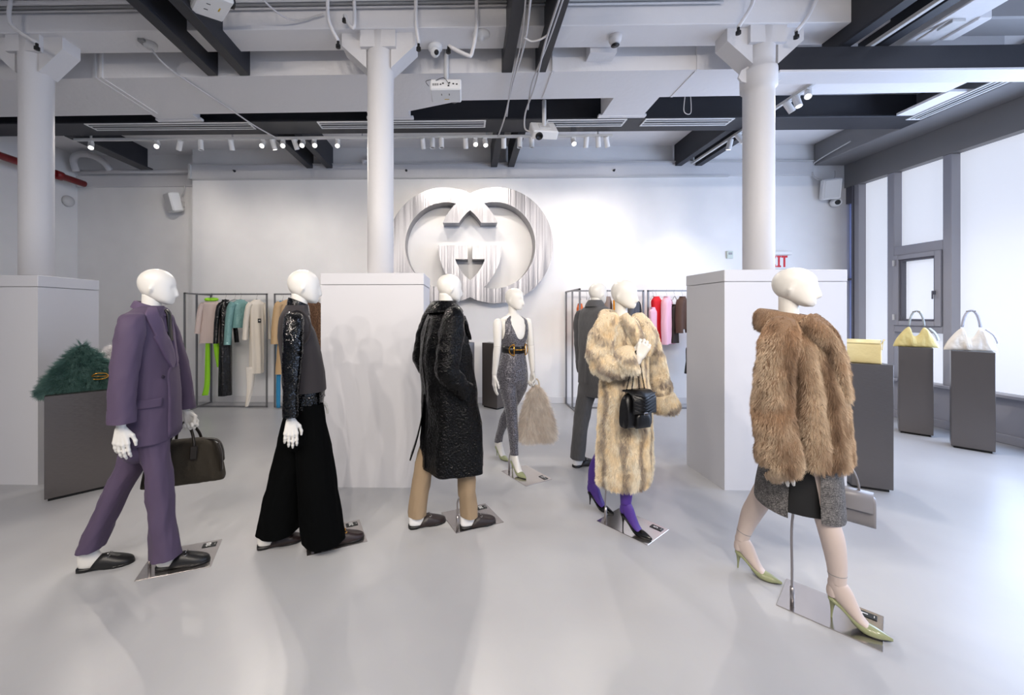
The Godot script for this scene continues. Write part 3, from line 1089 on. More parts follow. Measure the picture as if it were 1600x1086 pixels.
	lathe(st, [[0.044, 0.098], [0.03, 0.108], [0.001, 0.112]], Transform3D(Basis(Vector3.RIGHT, PI / 2 + 0.2), Vector3.ZERO), 20)
	obj("lens", st, M.black, o)
	# exit sign
	o = thing("exit_sign", "white exit sign with red letters half hidden by the right column", "sign", Vector3(5.44, 2.5, -6.87))
	st = mb()
	cbox(st, Vector3(-0.2, -0.13, -0.03), Vector3(0.2, 0.11, 0.0), 0.006)
	obj("panel", st, M.white, o)
	st = mb()
	cbox(st, Vector3(-0.22, 0.11, -0.03), Vector3(0.22, 0.17, 0.05), 0.008)
	obj("lamp_housing", st, M.white, o)
	text_mesh("EXIT", 0.2, 0.006, M.redsign, "lettering", o, Transform3D(Basis().scaled(Vector3(0.72, 1, 1)), Vector3(-0.035, -0.005, 0.003)), true)
	# thermostat, bell, junction box and fixings on the wall
	o = thing("thermostat", "small pale square thermostat on the back wall left of the right column", "thermostat", Vector3(4.63, 2.62, BACK))
	st = mb()
	cbox(st, Vector3(-0.055, -0.065, 0), Vector3(0.055, 0.065, 0.03), 0.006)
	obj("body", st, mat(Color(0.76, 0.8, 0.77), 0.5), o)
	st = mb()
	cbox(st, Vector3(-0.03, 0.0, 0.03), Vector3(0.035, 0.04, 0.034), 0.002)
	obj("display", st, M.unlit, o)
	o = thing("fire_bell", "round grey white bell on the left wall corner above the left casing", "bell", Vector3(-7.27, 3.64, -6.95))
	st = mb(true)
	lathe(st, [[0.1, 0.0], [0.1, 0.03], [0.085, 0.06], [0.04, 0.07], [0.001, 0.072]], Transform3D(Basis(Vector3.FORWARD, PI / 2), Vector3.ZERO), 24)
	obj("gong", st, M.white_dim, o)
	o = thing("junction_box", "white junction box with a round knob on top of the back wall channel", "fitting", Vector3(-1.66, 4.252, -6.84))
	st = mb()
	cbox(st, Vector3(-0.09, 0, -0.05), Vector3(0.14, 0.12, 0.02), 0.006)
	obj("box", st, M.paint, o)
	st = mb(true)
	tube(st, [Vector3(-0.17, 0.02, -0.01), Vector3(-0.09, 0.04, -0.01)], [0.05, 0.03], 14)
	obj("knob", st, M.paint, o)
	for k in 3:
		o = thing("wall_hook", ["small dark bolt in the white channel, at the left end", "small dark bolt in the white channel, above the emblem's left half", "small dark bolt in the white channel, right of the emblem"][k], "bolt", [Vector3(-4.12, 4.13, -6.85), Vector3(-1.05, 4.12, -6.85), Vector3(2.6, 4.1, -6.85)][k], 0.0, "bolts in the wall channel")
		st = mb()
		lathe(st, [[0.022, 0.0], [0.022, 0.012], [0.01, 0.014], [0.01, 0.05], [0.001, 0.05]], Transform3D(Basis(Vector3.RIGHT, PI / 2), Vector3.ZERO), 8)
		obj("shank", st, M.steel, o)


# ---------------------------------------------------------------- metal plinths and what stands on them

func plinth(a: Vector2, b: Vector2, h: float, depth: float, label: String) -> void:   # front edge from a to b, seen from the front left to right
	var d := b - a
	var o := thing("metal_plinth", label, "plinth", Vector3(a.x, 0, a.y), atan2(-d.y, d.x), "brushed metal plinths")
	var w := d.length()
	var st := mb()
	cbox(st, Vector3(0, 0.025, -depth), Vector3(w, h, 0), 0.003)
	obj("body", st, M.plinth, o)
	st = mb()
	box(st, Vector3(0.02, 0, -depth + 0.02), Vector3(w - 0.02, 0.026, -0.02))
	obj("toe_kick", st, M.slot, o)


# a soft bag: rings in the y-z plane along x; rows of [x, height, thickness at the foot, thickness at the top]
func soft_bag(st: SurfaceTool, rows: Array, per := 4, seg := 20, puff := 0.0, taper := 0.0) -> void:
	var rings := []
	for r in curve(rows, per):
		var ring := PackedVector3Array()
		for j in seg:
			var an := TAU * j / seg
			var up := 0.5 - 0.5 * cos(an)              # 0 at the foot, 1 at the top
			var y: float = r[1] * (0.5 - 0.5 * signf(cos(an)) * pow(absf(cos(an)), 0.75))
			var t: float = lerpf(r[2], r[3], up) * 0.5
			var z: float = t * signf(sin(an)) * pow(absf(sin(an)), 0.55)
			z *= 1.0 + puff * noise.get_noise_3d(r[0] * 9.0, y * 9.0, signf(z) * 3.0)
			ring.append(Vector3(r[0] * (1.0 - taper * y), y, z))
		rings.append(ring)
	loft(st, rings)


func ribbon(st: SurfaceTool, pts: Array, w: float, t: float, across: Vector3) -> void:   # a strap of width w along `across`, thickness t
	var rings := []
	for i in pts.size():
		var tg: Vector3 = (pts[mini(i + 1, pts.size() - 1)] - pts[maxi(i - 1, 0)]).normalized()
		var a := (across - tg * across.dot(tg)).normalized() * w / 2.0
		var n := tg.cross(a).normalized() * t / 2.0
		rings.append(PackedVector3Array([pts[i] - a - n, pts[i] + a - n, pts[i] + a + n, pts[i] - a + n]))
	loft(st, rings)


func hobo_bag(at: Vector3, turn: float, m: Material, trim: Material, label: String) -> void:
	var o := thing("hobo_bag", label, "handbag", at, turn, "hobo bags on the window plinths")
	var st := mb(true)
	soft_bag(st, [[-0.2, 0.012, 0.03, 0.02], [-0.192, 0.05, 0.08, 0.03], [-0.165, 0.12, 0.12, 0.035], [-0.12, 0.2, 0.14, 0.04], [-0.085, 0.25, 0.145, 0.045], [-0.058, 0.268, 0.145, 0.05], [-0.04, 0.235, 0.15, 0.065], [-0.025, 0.165, 0.15, 0.085], [0.0, 0.145, 0.15, 0.09], [0.03, 0.175, 0.15, 0.08], [0.055, 0.24, 0.145, 0.06], [0.075, 0.262, 0.14, 0.05], [0.105, 0.235, 0.14, 0.045], [0.145, 0.155, 0.13, 0.04], [0.18, 0.07, 0.09, 0.03], [0.2, 0.012, 0.03, 0.02]], 4, 24, 0.35)
	obj("body", st, m, o)
	st = mb(true)
	var arc := []
	for k in 19:
		var a := PI * (0.06 + 0.88 * k / 18.0)
		arc.append(Vector3(-cos(a) * 0.068 + 0.008, 0.235 + sin(a) * 0.245, 0.0))
	ribbon(st, arc, 0.034, 0.018, Vector3(0, 0, 1))
	obj("strap", st, trim, o)
	st = mb()
	for k in [7, 11]:
		cbox(st, arc[k] - Vector3(0.016, 0.008, 0.02), arc[k] + Vector3(0.016, 0.008, 0.02), 0.004)
	obj("buckle", st, M.silver, o)
	st = mb(true)
	ribbon(st, curve([Vector3(0.11, 0.255, 0.03), Vector3(0.15, 0.2, 0.075), Vector3(0.175, 0.13, 0.08), Vector3(0.18, 0.1, 0.078)], 5), 0.032, 0.006, Vector3(0.3, 0.1, -0.3))
	obj("side_tab", st, trim, o)


func build_plinths() -> void:
	plinth(Vector2(-3.547, -3.203), Vector2(-3.16, -3.58), 0.895, 0.4, "wide brushed metal plinth carrying the green shaggy bag, left of the purple suit")
	plinth(Vector2(-3.83, -3.97), Vector2(-3.6, -4.2), 0.9, 0.16, "metal plinth mostly hidden behind the green bag, carrying the white fluffy bag")
	plinth(Vector2(3.53, -3.61), Vector2(3.79, -3.5), 1.138, 0.27, "brushed metal plinth carrying the cream flap bag, beside the right casing")
	plinth(Vector2(5.787, -5.287), Vector2(5.995, -5.075), 1.146, 0.26, "brushed metal plinth carrying the yellow hobo bag near the small opening window")
	plinth(Vector2(5.778, -4.719), Vector2(5.985, -4.485), 1.15, 0.26, "brushed metal plinth carrying the ivory hobo bag, rightmost by the windows")
	plinth(Vector2(0.28, -6.62), Vector2(0.52, -6.39), 1.095, 0.22, "dark metal plinth behind the woman in the jumpsuit")
	plinth(Vector2(-0.3, -6.3), Vector2(0.15, -6.6), 1.1, 0.2, "dark metal plinth seen past the shiny black trench coat")
	# yellow and ivory hobo bags
	hobo_bag(Vector3(5.98, 1.147, -5.26), -PI / 4 + 0.05, bump(mat(Color(0.83, 0.76, 0.5), 0.42), 0.012, 0.5, Vector3.ONE * 2.2), mat(Color(0.62, 0.64, 0.64), 0.4), "pale yellow slouchy hobo bag with a grey strap on a metal plinth")
	hobo_bag(Vector3(5.995, 1.151, -4.715), -PI / 4 + 0.12, bump(mat(Color(0.9, 0.87, 0.82), 0.42), 0.012, 0.5, Vector3.ONE * 2.2), mat(Color(0.7, 0.7, 0.74), 0.4), "ivory slouchy hobo bag with a grey strap on the rightmost plinth")
	# cream flap bag
	var cream := bump(mat(Color(0.9, 0.83, 0.6), 0.42), 0.02, 0.25, Vector3.ONE * 2.0)
	var o := thing("flap_bag", "cream leather flap bag with two compartments on a metal plinth beside the brown fur jacket", "handbag", Vector3(3.67, 1.139, -3.66), deg_to_rad(-50))
	var st := mb(true)
	soft_bag(st, [[-0.125, 0.15, 0.03, 0.03], [-0.12, 0.195, 0.05, 0.045], [-0.06, 0.205, 0.055, 0.05], [0.06, 0.205, 0.055, 0.05], [0.12, 0.195, 0.05, 0.045], [0.125, 0.15, 0.03, 0.03]], 4, 24, 0.1)
	obj("front_compartment", st, cream, o).position.z = 0.03
	st = mb(true)
	soft_bag(st, [[-0.12, 0.14, 0.03, 0.03], [-0.115, 0.18, 0.05, 0.045], [0.0, 0.19, 0.055, 0.05], [0.115, 0.18, 0.05, 0.045], [0.12, 0.14, 0.03, 0.03]], 4, 24, 0.1)
	obj("rear_compartment", st, cream, o).position.z = -0.028
	st = mb(true)
	var flap := []
	for k in 13:
		var t := k / 12.0
		flap.append(Vector3(0, 0.2 + 0.016 * sin(t * PI) - maxf(0.0, t - 0.6) * 0.04, -0.045 + 0.105 * t))
	ribbon(st, flap, 0.245, 0.006, Vector3(1, 0, 0))
	obj("flap", st, cream, o)
	st = mb(true)
	ribbon(st, curve([Vector3(0.12, 0.17, -0.02), Vector3(0.14, 0.215, 0.0), Vector3(0.137, 0.2, 0.03), Vector3(0.132, 0.13, 0.05)], 5), 0.02, 0.005, Vector3(0, 0.3, 1))
	ribbon(st, curve([Vector3(-0.125, 0.13, 0.0), Vector3(-0.15, 0.1, 0.01), Vector3(-0.15, 0.04, 0.02), Vector3(-0.13, 0.006, 0.03)], 5), 0.012, 0.005, Vector3(0, 0.2, 1))
	obj("strap", st, cream, o)
	st = mb()
	cbox(st, Vector3(-0.145, 0.11, 0.0), Vector3(-0.125, 0.135, 0.02), 0.004)
	obj("strap_ring", st, M.gold, o)
	# dark green shaggy bag
	o = thing("shaggy_bag", "large dark green shaggy wool bag on the wide metal plinth behind the purple suit", "handbag", Vector3(-3.5, 0.897, -3.5), PI / 4 - 0.02)
	var rows := [[-0.27, 0.05, 0.12, 0.05], [-0.24, 0.11, 0.2, 0.07], [-0.18, 0.2, 0.24, 0.09], [-0.1, 0.32, 0.24, 0.09], [-0.03, 0.4, 0.22, 0.08], [0.02, 0.4, 0.2, 0.07], [0.07, 0.33, 0.2, 0.08], [0.13, 0.27, 0.22, 0.08], [0.2, 0.17, 0.2, 0.07], [0.25, 0.06, 0.1, 0.05]]
	st = mb(true)
	soft_bag(st, rows, 4, 20)
	var body := obj("body", st, mat(Color(0.1, 0.19, 0.18), 0.8), o)
	var dark := func(p: Vector3, _n: Vector3) -> Color:
		var s := noise.get_noise_3dv(p * 22.0) * 0.5 + 0.5
		return lin(0.24, 0.38, 0.36).lerp(lin(0.56, 0.7, 0.67), s * s)
	fur("shag", o, body.mesh.get_faces(), 7000, 0.07, tuft_mesh(6, 0.005, 0.0013, 0.008, hair_mat()), func(p: Vector3, n: Vector3) -> Vector3: return n * 0.55 + Vector3(p.x * 1.2, -0.55, 0.1) + Vector3(noise.get_noise_3dv(p * 14.0), noise.get_noise_3dv(p * 14.0 + Vector3(9, 0, 0)), 0) * 0.9, dark, 0.45)
	st = mb(true)
	tube(st, curve([Vector3(0.05, 0.13, 0.13), Vector3(0.08, 0.155, 0.15), Vector3(0.14, 0.15, 0.15), Vector3(0.16, 0.12, 0.14), Vector3(0.12, 0.1, 0.14), Vector3(0.06, 0.105, 0.14)], 5), 0.005, 8)
	tube(st, [Vector3(0.05, 0.13, 0.145), Vector3(0.16, 0.125, 0.15)], 0.004, 8)
	obj("clasp", st, M.gold, o)
	# white fluffy bag behind it
	o = thing("shaggy_bag", "white fluffy bag behind the green shaggy bag", "handbag", Vector3(-3.79, 0.902, -4.16), PI / 4)
	st = mb(true)
	soft_bag(st, [[-0.17, 0.1, 0.12, 0.1], [-0.14, 0.22, 0.2, 0.16], [-0.05, 0.33, 0.22, 0.18], [0.05, 0.33, 0.22, 0.18], [0.13, 0.24, 0.2, 0.16], [0.16, 0.1, 0.12, 0.1]], 3, 18)
	body = obj("body", st, mat(Color(0.7, 0.68, 0.68), 0.8), o)
	fur("shag", o, body.mesh.get_faces(), 3000, 0.05, tuft_mesh(6, 0.005, 0.0016, 0.012, hair_mat()), func(p: Vector3, n: Vector3) -> Vector3: return n * 0.8 + Vector3(0, -0.4, 0), func(_p: Vector3, _n: Vector3) -> Color: return lin(0.99, 0.98, 0.98), 0.6)


# ---------------------------------------------------------------- garment racks

func bar(st: SurfaceTool, a: Vector3, b: Vector3) -> void:
	var t := 0.012
	box(st, Vector3(minf(a.x, b.x) - t, minf(a.y, b.y) - t, minf(a.z, b.z) - t), Vector3(maxf(a.x, b.x) + t, maxf(a.y, b.y) + t, maxf(a.z, b.z) + t))


func rack(x0: float, x1: float, z: float, h: float, end_x: float, za: float, zb: float, label: String) -> void:
	var o := thing("clothes_rack", label, "clothes rack", Vector3.ZERO, 0.0, "steel clothes racks")
	for s in [[x0, 0.025, x0, h, z, z, "post"], [x1, 0.025, x1, h, z, z, "post"], [x0, h, x1, h, z, z, "hanging_rail"], [x0, 0.012, x1, 0.012, z, z, "foot_rail"]]:
		var st := mb()
		bar(st, Vector3(s[0], s[1], s[4]), Vector3(s[2], s[3], s[5]))
		obj(s[6], st, M.rack, o)
	if za != zb:
		for s in [[0.025, h, za, za, "post"], [0.025, h, zb, zb, "post"], [h, h, za, zb, "end_rail"], [0.012, 0.012, za, zb, "end_rail"]]:
			var st := mb()
			bar(st, Vector3(end_x, s[0], s[2]), Vector3(end_x, s[1], s[3]))
			obj(s[4], st, M.rack, o)


func hanger(at: Vector3, turn: float, w: float, label: String, m: Material) -> void:
	var o := thing("clothes_hanger", label, "hanger", at, turn, "clothes hangers")
	var st := mb(true)
	var sq := Basis(Vector3.UP, PI / 2 - turn)
	var pts := [Vector3(0, -0.085, 0), Vector3(0, -0.055, 0), sq * Vector3(0.02, -0.03, 0), sq * Vector3(0.026, -0.012, 0)]
	for k in 9:
		var a := lerpf(0.0, PI + 0.1, k / 8.0)
		pts.append(sq * Vector3(cos(a) * 0.026, -0.005 + sin(a) * 0.026, 0))
	tube(st, pts, 0.002, 6)
	obj("hook", st, M.silver, o)
	st = mb(true)
	tube(st, curve([Vector3(-w, -0.145, 0), Vector3(-w * 0.5, -0.11, 0), Vector3(0, -0.085, 0), Vector3(w * 0.5, -0.11, 0), Vector3(w, -0.145, 0)], 5), 0.006, 8)
	obj("arm", st, m, o)


# a garment on a hanger. p: w shoulder half width, len, hem half width, d half depth, sleeve length, folds, neck half width
func garment(called: String, at: Vector3, turn: float, p: Dictionary, m: Material, label: String, cat: String, group: String) -> Node3D:
	var o := thing(called, label, cat, at, turn, group)
	var st := mb(true)
	var n := 44
	var rings := []
	var rows := []
	var w: float = p.w
	var d: float = p.d
	rows = [[-0.075, p.get("neck", 0.06), d * 0.6, 0.0], [-0.095, w * 0.55, d * 0.72, 0.0], [-0.13, w * 0.93, d * 0.85, 0.2], [-0.17, w, d, 0.4], [-0.34, w * 0.93, d, 0.7]]
	var l: float = p.len
	for k in 4:
		var t := (k + 1) / 4.0
		rows.append([lerpf(-0.34, -l, t), lerpf(w * 0.93, p.hem, t), d * lerpf(1.0, p.get("flare", 1.05), t), lerpf(0.7, 1.0, t)])
	var ph: float = rng.randf() * 9.0
	for r in curve(rows, 4):
		var ring := PackedVector3Array()
		for j in n:
			var an := TAU * j / n
			var f: float = 1.0 + p.get("folds", 0.12) * r[3] * sin(an * p.get("nf", 5) + ph + r[0] * 2.0) + 0.06 * noise.get_noise_3d(cos(an) * 2.0 + ph, r[0] * 5.0, sin(an) * 2.0)
			ring.append(Vector3(sin(an) * r[1] * (0.8 + 0.2 * f), r[0], cos(an) * r[2] * f))
		rings.append(ring)
	loft(st, rings, false, false)
	if p.get("sleeve", 0.0) > 0.0:
		for s in [-1.0, 1.0]:
			var sl: float = p.sleeve
			var sw: float = p.get("sw", 0.055)
			var q := curve([Vector3(s * (w - 0.03), -0.15, 0), Vector3(s * (w + 0.012), -0.22, 0.005), Vector3(s * (w + 0.02 + sl * 0.04), -0.15 - sl * 0.5, 0.012), Vector3(s * (w + 0.025 + sl * 0.07), -0.15 - sl, 0.03)], 5)
			var fr := frames(q, Vector3(1, 0, 0))
			var rr := []
			for i in q.size():
				var ring := PackedVector3Array()
				var t := float(i) / (q.size() - 1)
				for j in 18:
					var an := TAU * j / 18
					var f := 1.0 + 0.12 * noise.get_noise_3d(cos(an) * 1.5 + s * 3.0, t * 6.0 + ph, sin(an) * 1.5)
					ring.append(q[i] + (fr[i].x * cos(an) * sw * 0.8 + fr[i].y * sin(an) * sw) * f * lerpf(1.1, p.get("cuff", 0.95), t))
				rr.append(ring)
			loft(st, rr, false, false)
	obj("body", st, m, o)
	return o


func cloth(c: Color, grain := 0.5, rough := 0.8) -> StandardMaterial3D:
	var m := bump(mat(c, rough), 0.08, grain * 0.4, Vector3.ONE * 7.0, 2)
	m.rim_enabled = true
	m.rim = 0.25
	m.rim_tint = 0.6
	return m


var sequin_map: ImageTexture


func sequin(c: Color, metal := 0.5, size := 5.0, rough := 0.2, spec := 0.5) -> StandardMaterial3D:
	if sequin_map == null:   # small overlapping discs, each tilted its own way
		var im := Image.create_empty(256, 256, false, Image.FORMAT_RGB8)
		var r := RandomNumberGenerator.new()
		r.seed = 77
		var tilt := {}
		for y in 256:
			for x in 256:
				var row := y / 8
				var col := ((x + (4 if row % 2 else 0)) % 256) / 8
				var key := row * 64 + col
				if not tilt.has(key):
					tilt[key] = Vector2(r.randf_range(-0.42, 0.42), r.randf_range(-0.42, 0.42))
				var t: Vector2 = tilt[key]
				var n := Vector3(t.x, t.y, 1.0).normalized()
				im.set_pixel(x, y, Color(n.x * 0.5 + 0.5, n.y * 0.5 + 0.5, n.z * 0.5 + 0.5))
		sequin_map = ImageTexture.create_from_image(im)
	var m := mat(c, rough, metal, spec)
	m.normal_enabled = true
	m.normal_texture = sequin_map
	m.normal_scale = 1.0
	m.uv1_triplanar = true
	m.uv1_scale = Vector3.ONE * size
	return m


func add_loft_strip(o: Node, called: String, m: Material, pts: Array, w0: float, w1: float, t := 0.012, across := Vector3(1, 0, 0)) -> void:   # hanging strip of cloth
	var st := mb(true)
	var q := curve(pts, 5)
	var rings := []
	for i in q.size():
		var f := float(i) / (q.size() - 1)
		var w := lerpf(w0, w1, f) / 2.0
		var ring := PackedVector3Array()
		for j in 12:
			var an := TAU * j / 12
			ring.append(q[i] + across * cos(an) * w + across.cross(Vector3.UP) * (sin(an) * t + 0.012 * sin(cos(an) * 4.0 + f * 3.0)))
		rings.append(ring)
	loft(st, rings)
	obj(called, st, m, o)


func build_racks() -> void:
	rack(-4.575, -3.372, -6.52, 1.918, -4.54, -6.19, -6.84, "grey steel clothes rack on the left holding the tweed jacket and black dress")
	rack(-3.235, -1.95, -6.52, 1.918, -1.95, -6.19, -6.84, "grey steel clothes rack partly hidden behind the black vest figure and middle casing")
	rack(1.79, 2.97, -6.54, 1.97, 1.77, -6.05, -6.86, "grey steel clothes rack behind the grey suit and pale fur coat")
	rack(3.05, 4.25, -6.54, 1.97, 4.25, -6.2, -6.84, "grey steel clothes rack holding red and pink coats beside the right casing")
	var left := "clothes on the left rack"
	var right := "clothes on the right racks"
	var y := 1.9
	var z := -6.52
	# left rack
	var lime := cloth(Color(0.6, 0.87, 0.13), 0.2, 0.5)
	var tw := tint(cloth(Color.WHITE, 0.9), 0.05, Color(0.62, 0.5, 0.48), Color(1.0, 0.98, 0.95), Vector3(3, 7, 3), 2)
	var o := garment("tweed_jacket", Vector3(-4.32, y, z), 0.3, {w = 0.14, len = 0.81, hem = 0.19, d = 0.07, sleeve = 0.5, folds = 0.1}, tw, "cream tweed jacket with a lime green collar and hanging scarf ends on the left rack", "jacket", left)
	var st := mb(true)
	var cr_ := []
	for k in 15:
		var a := TAU * k / 14.0
		cr_.append(Vector3(sin(a) * 0.085, -0.07 - 0.012 * cos(a), cos(a) * 0.06))
	tube(st, cr_, 0.022, 10)
	obj("collar", st, lime, o)
	add_loft_strip(o, "scarf_end", lime, [Vector3(-0.05, -0.78, 0.02), Vector3(-0.055, -1.1, 0.02), Vector3(-0.06, -1.5, 0.03), Vector3(-0.09, -1.69, 0.03)], 0.06, 0.1)
	add_loft_strip(o, "scarf_end", lime, [Vector3(0.08, -0.78, 0.03), Vector3(0.09, -1.0, 0.03), Vector3(0.12, -1.22, 0.03)], 0.09, 0.07)
	hanger(Vector3(-4.32, y + 0.015, z), 0.3, 0.1, "hanger inside the tweed jacket with the lime collar", M.silver)
	o = garment("sequin_dress", Vector3(-4.08, y, z), 1.0, {w = 0.1, len = 1.7, hem = 0.11, d = 0.07, sleeve = 0.66, sw = 0.045, folds = 0.14}, sequin(Color(0.03, 0.03, 0.035), 0.0), "long black sequin dress hanging edge on in the left rack", "dress", left)
	label_tag(o, Vector3(0.0, -0.43, 0.085))
	hanger(Vector3(-4.08, y + 0.015, z), 1.0, 0.075, "hanger inside the long black sequin dress", M.black)
	var teal := sequin(Color.WHITE, 0.1)
	tint(teal, 0.05, Color(0.16, 0.33, 0.33), Color(0.75, 0.92, 0.9), Vector3.ONE * 4.0, 2)
	o = garment("sequin_jacket", Vector3(-3.82, y, z), 0.85, {w = 0.14, len = 0.55, hem = 0.14, d = 0.08, sleeve = 0.68, folds = 0.08, sw = 0.07}, teal, "short teal sequin jacket with long sleeves in the left rack", "jacket", left)
	label_tag(o, Vector3(0.06, -0.43, 0.12))
	hanger(Vector3(-3.82, y + 0.015, z), 0.85, 0.1, "hanger inside the short teal sequin jacket", M.silver)
	hanger(Vector3(-3.92, y + 0.015, z), 1.2, 0.15, "empty wire hanger left of the teal sequin jacket", M.silver)
	var ivory := cloth(Color(0.87, 0.84, 0.79), 0.2, 0.6)
	o = garment("ivory_gown", Vector3(-3.545, y, z), 0.75, {w = 0.12, len = 1.32, hem = 0.11, d = 0.07, sleeve = 0.6, folds = 0.2, nf = 6, sw = 0.055}, ivory, "long ivory gown with a trailing sash at the right end of the left rack", "dress", left)
	add_loft_strip(o, "sash", ivory, [Vector3(-0.1, -1.2, 0.04), Vector3(-0.11, -1.55, 0.05), Vector3(-0.17, -1.85, 0.06)], 0.16, 0.04)
	label_tag(o, Vector3(0.02, -0.43, 0.085))
	hanger(Vector3(-3.545, y + 0.015, z), 0.75, 0.09, "hanger inside the long ivory gown", M.silver)
	# second rack
	o = garment("blue_jumpsuit", Vector3(-3.11, y - 0.02, z - 0.02), 1.3, {w = 0.13, len = 1.3, hem = 0.14, d = 0.06, folds = 0.1}, cloth(Color(0.16, 0.5, 0.68), 0.3), "bright blue garment behind the tan coat, its legs showing below", "jumpsuit", left)
	add_loft_strip(o, "trouser_leg", cloth(Color(0.16, 0.5, 0.68), 0.3), [Vector3(-0.11, -1.2, 0.02), Vector3(-0.12, -1.5, 0.02), Vector3(-0.12, -1.86, 0.02)], 0.07, 0.06, 0.03)
	hanger(Vector3(-3.11, y - 0.005, z - 0.02), 1.3, 0.09, "hanger inside the bright blue garment", M.silver)
	o = garment("tan_coat", Vector3(-2.96, y, z + 0.03), 0.85, {w = 0.2, len = 1.31, hem = 0.24, d = 0.09, sleeve = 0.66, sw = 0.07, folds = 0.1}, cloth(Color(0.74, 0.62, 0.46), 0.3, 0.6), "tan trench coat hanging behind the black vest figure", "coat", left)
	st = mb(true)
	var belt := []
	for k in 25:
		var a := TAU * k / 24.0
		belt.append(Vector3(sin(a) * 0.215, -0.68, cos(a) * 0.11))
	ribbon(st, belt, 0.05, 0.006, Vector3(0, 1, 0))
	obj("belt", st, cloth(Color(0.72, 0.6, 0.44), 0.3, 0.6), o)
	hanger(Vector3(-2.96, y + 0.015, z + 0.03), 0.85, 0.15, "hanger inside the tan trench coat", M.silver)
	o = garment("fur_coat", Vector3(-2.57, y - 0.03, z), 0.8, {w = 0.17, len = 1.1, hem = 0.19, d = 0.09, sleeve = 0.6, sw = 0.07, folds = 0.16}, cloth(Color(0.33, 0.22, 0.14), 1.0), "dark brown fur coat beside the black vest figure's chin", "coat", left)
	var brown := func(p: Vector3, _n: Vector3) -> Color:
		return lin(0.36, 0.25, 0.18).lerp(lin(0.75, 0.6, 0.46), clampf(noise.get_noise_3d(p.x * 25.0, p.y * 2.0, p.z * 25.0) * 0.7 + 0.45, 0.0, 1.0))
	fur("fur", o, (o.get_child(0) as MeshInstance3D).mesh.get_faces(), 4500, 0.03, tuft_mesh(5, 0.005, 0.0016, 0.002, hair_mat()), func(_p: Vector3, n: Vector3) -> Vector3: return n * 0.45 + Vector3(0, -0.9, 0), brown, 0.2)
	hanger(Vector3(-2.57, y - 0.015, z), 0.8, 0.13, "hanger inside the dark brown fur coat", M.silver)
	# right racks
	y = 1.95
	z = -6.54
	o = garment("orange_skirt", Vector3(1.9, y - 0.12, z + 0.06), 1.1, {w = 0.12, len = 0.8, hem = 0.16, d = 0.05, folds = 0.12, neck = 0.1}, tint(cloth(Color.WHITE, 0.8), 0.03, Color(0.75, 0.26, 0.03), Color(0.95, 0.5, 0.12), Vector3.ONE * 8.0, 2), "orange garment at the left end of the rack behind the grey suit", "skirt", right)
	hanger(Vector3(1.9, y + 0.015, z + 0.06), 1.1, 0.07, "hanger holding the orange garment", M.silver)
	for k in 3:
		hanger(Vector3(2.03 + 0.06 * k, y + 0.015, z), 1.25 - 0.15 * k, 0.15, ["empty wire hanger nearest the orange garment", "middle one of three empty wire hangers left of the grey suit's head", "empty wire hanger closest to the grey suit's head"][k], M.silver)
	o = garment("taupe_jacket", Vector3(2.38, y, z), 1.1, {w = 0.14, len = 0.8, hem = 0.14, d = 0.06, sleeve = 0.55, sw = 0.045}, cloth(Color(0.5, 0.44, 0.41), 0.4), "taupe jacket showing beside the grey suit figure's chin", "jacket", right)
	hanger(Vector3(2.38, y + 0.015, z), 1.1, 0.1, "hanger inside the taupe jacket", M.silver)
	o = garment("plum_jacket", Vector3(2.26, y - 0.12, z + 0.02), 1.1, {w = 0.13, len = 0.75, hem = 0.13, d = 0.055, sleeve = 0.5, sw = 0.045}, cloth(Color(0.36, 0.24, 0.25), 0.4), "dull plum jacket just below the grey suit figure's chin", "jacket", right)
	hanger(Vector3(2.26, y - 0.105, z + 0.02), 1.1, 0.09, "hanger inside the dull plum jacket", M.silver)
	o = garment("mustard_jacket", Vector3(2.53, y, z), 1.1, {w = 0.14, len = 0.7, hem = 0.14, d = 0.055, sleeve = 0.5, sw = 0.045}, cloth(Color(0.85, 0.55, 0.1), 0.3), "mustard yellow jacket beside the pale fur coat figure's head", "jacket", right)
	hanger(Vector3(2.53, y + 0.015, z), 1.1, 0.1, "hanger inside the mustard yellow jacket", M.silver)
	o = garment("grey_coat", Vector3(2.81, y - 0.04, z), 0.75, {w = 0.12, len = 0.85, hem = 0.22, d = 0.08, sleeve = 0.8, sw = 0.06}, cloth(Color(0.3, 0.31, 0.34), 0.4), "charcoal coat at the right end of the rack behind the pale fur coat", "coat", right)
	hanger(Vector3(2.81, y - 0.025, z), 0.75, 0.085, "hanger inside the charcoal coat", M.silver)
	var pink := cloth(Color(0.9, 0.71, 0.78), 0.3)
	o = garment("red_jacket", Vector3(3.19, y, z), 0.5, {w = 0.11, len = 0.87, hem = 0.1, d = 0.06, sleeve = 0.0}, cloth(Color(0.82, 0.05, 0.12), 0.3), "bright red jacket between two pink garments on the right rack", "jacket", right)
	hanger(Vector3(3.19, y + 0.015, z), 0.5, 0.08, "white hanger inside the bright red jacket", M.white)
	o = garment("pink_skirt", Vector3(3.11, y - 0.18, z + 0.05), 0.6, {w = 0.1, len = 0.68, hem = 0.12, d = 0.05, neck = 0.09}, pink, "pale pink skirt at the left end of the right rack, before the red jacket", "skirt", right)
	hanger(Vector3(3.11, y + 0.015, z + 0.05), 0.6, 0.08, "hanger holding the pale pink skirt", M.silver)
	o = garment("pink_coat", Vector3(3.35, y + 0.0, z + 0.02), 0.75, {w = 0.085, len = 0.86, hem = 0.1, d = 0.07, sleeve = 0.72, sw = 0.055, folds = 0.06}, pink, "pale pink coat with sleeves, right of the red jacket", "coat", right)
	hanger(Vector3(3.35, y + 0.015, z + 0.02), 0.75, 0.06, "white hanger inside the pale pink coat", M.white)
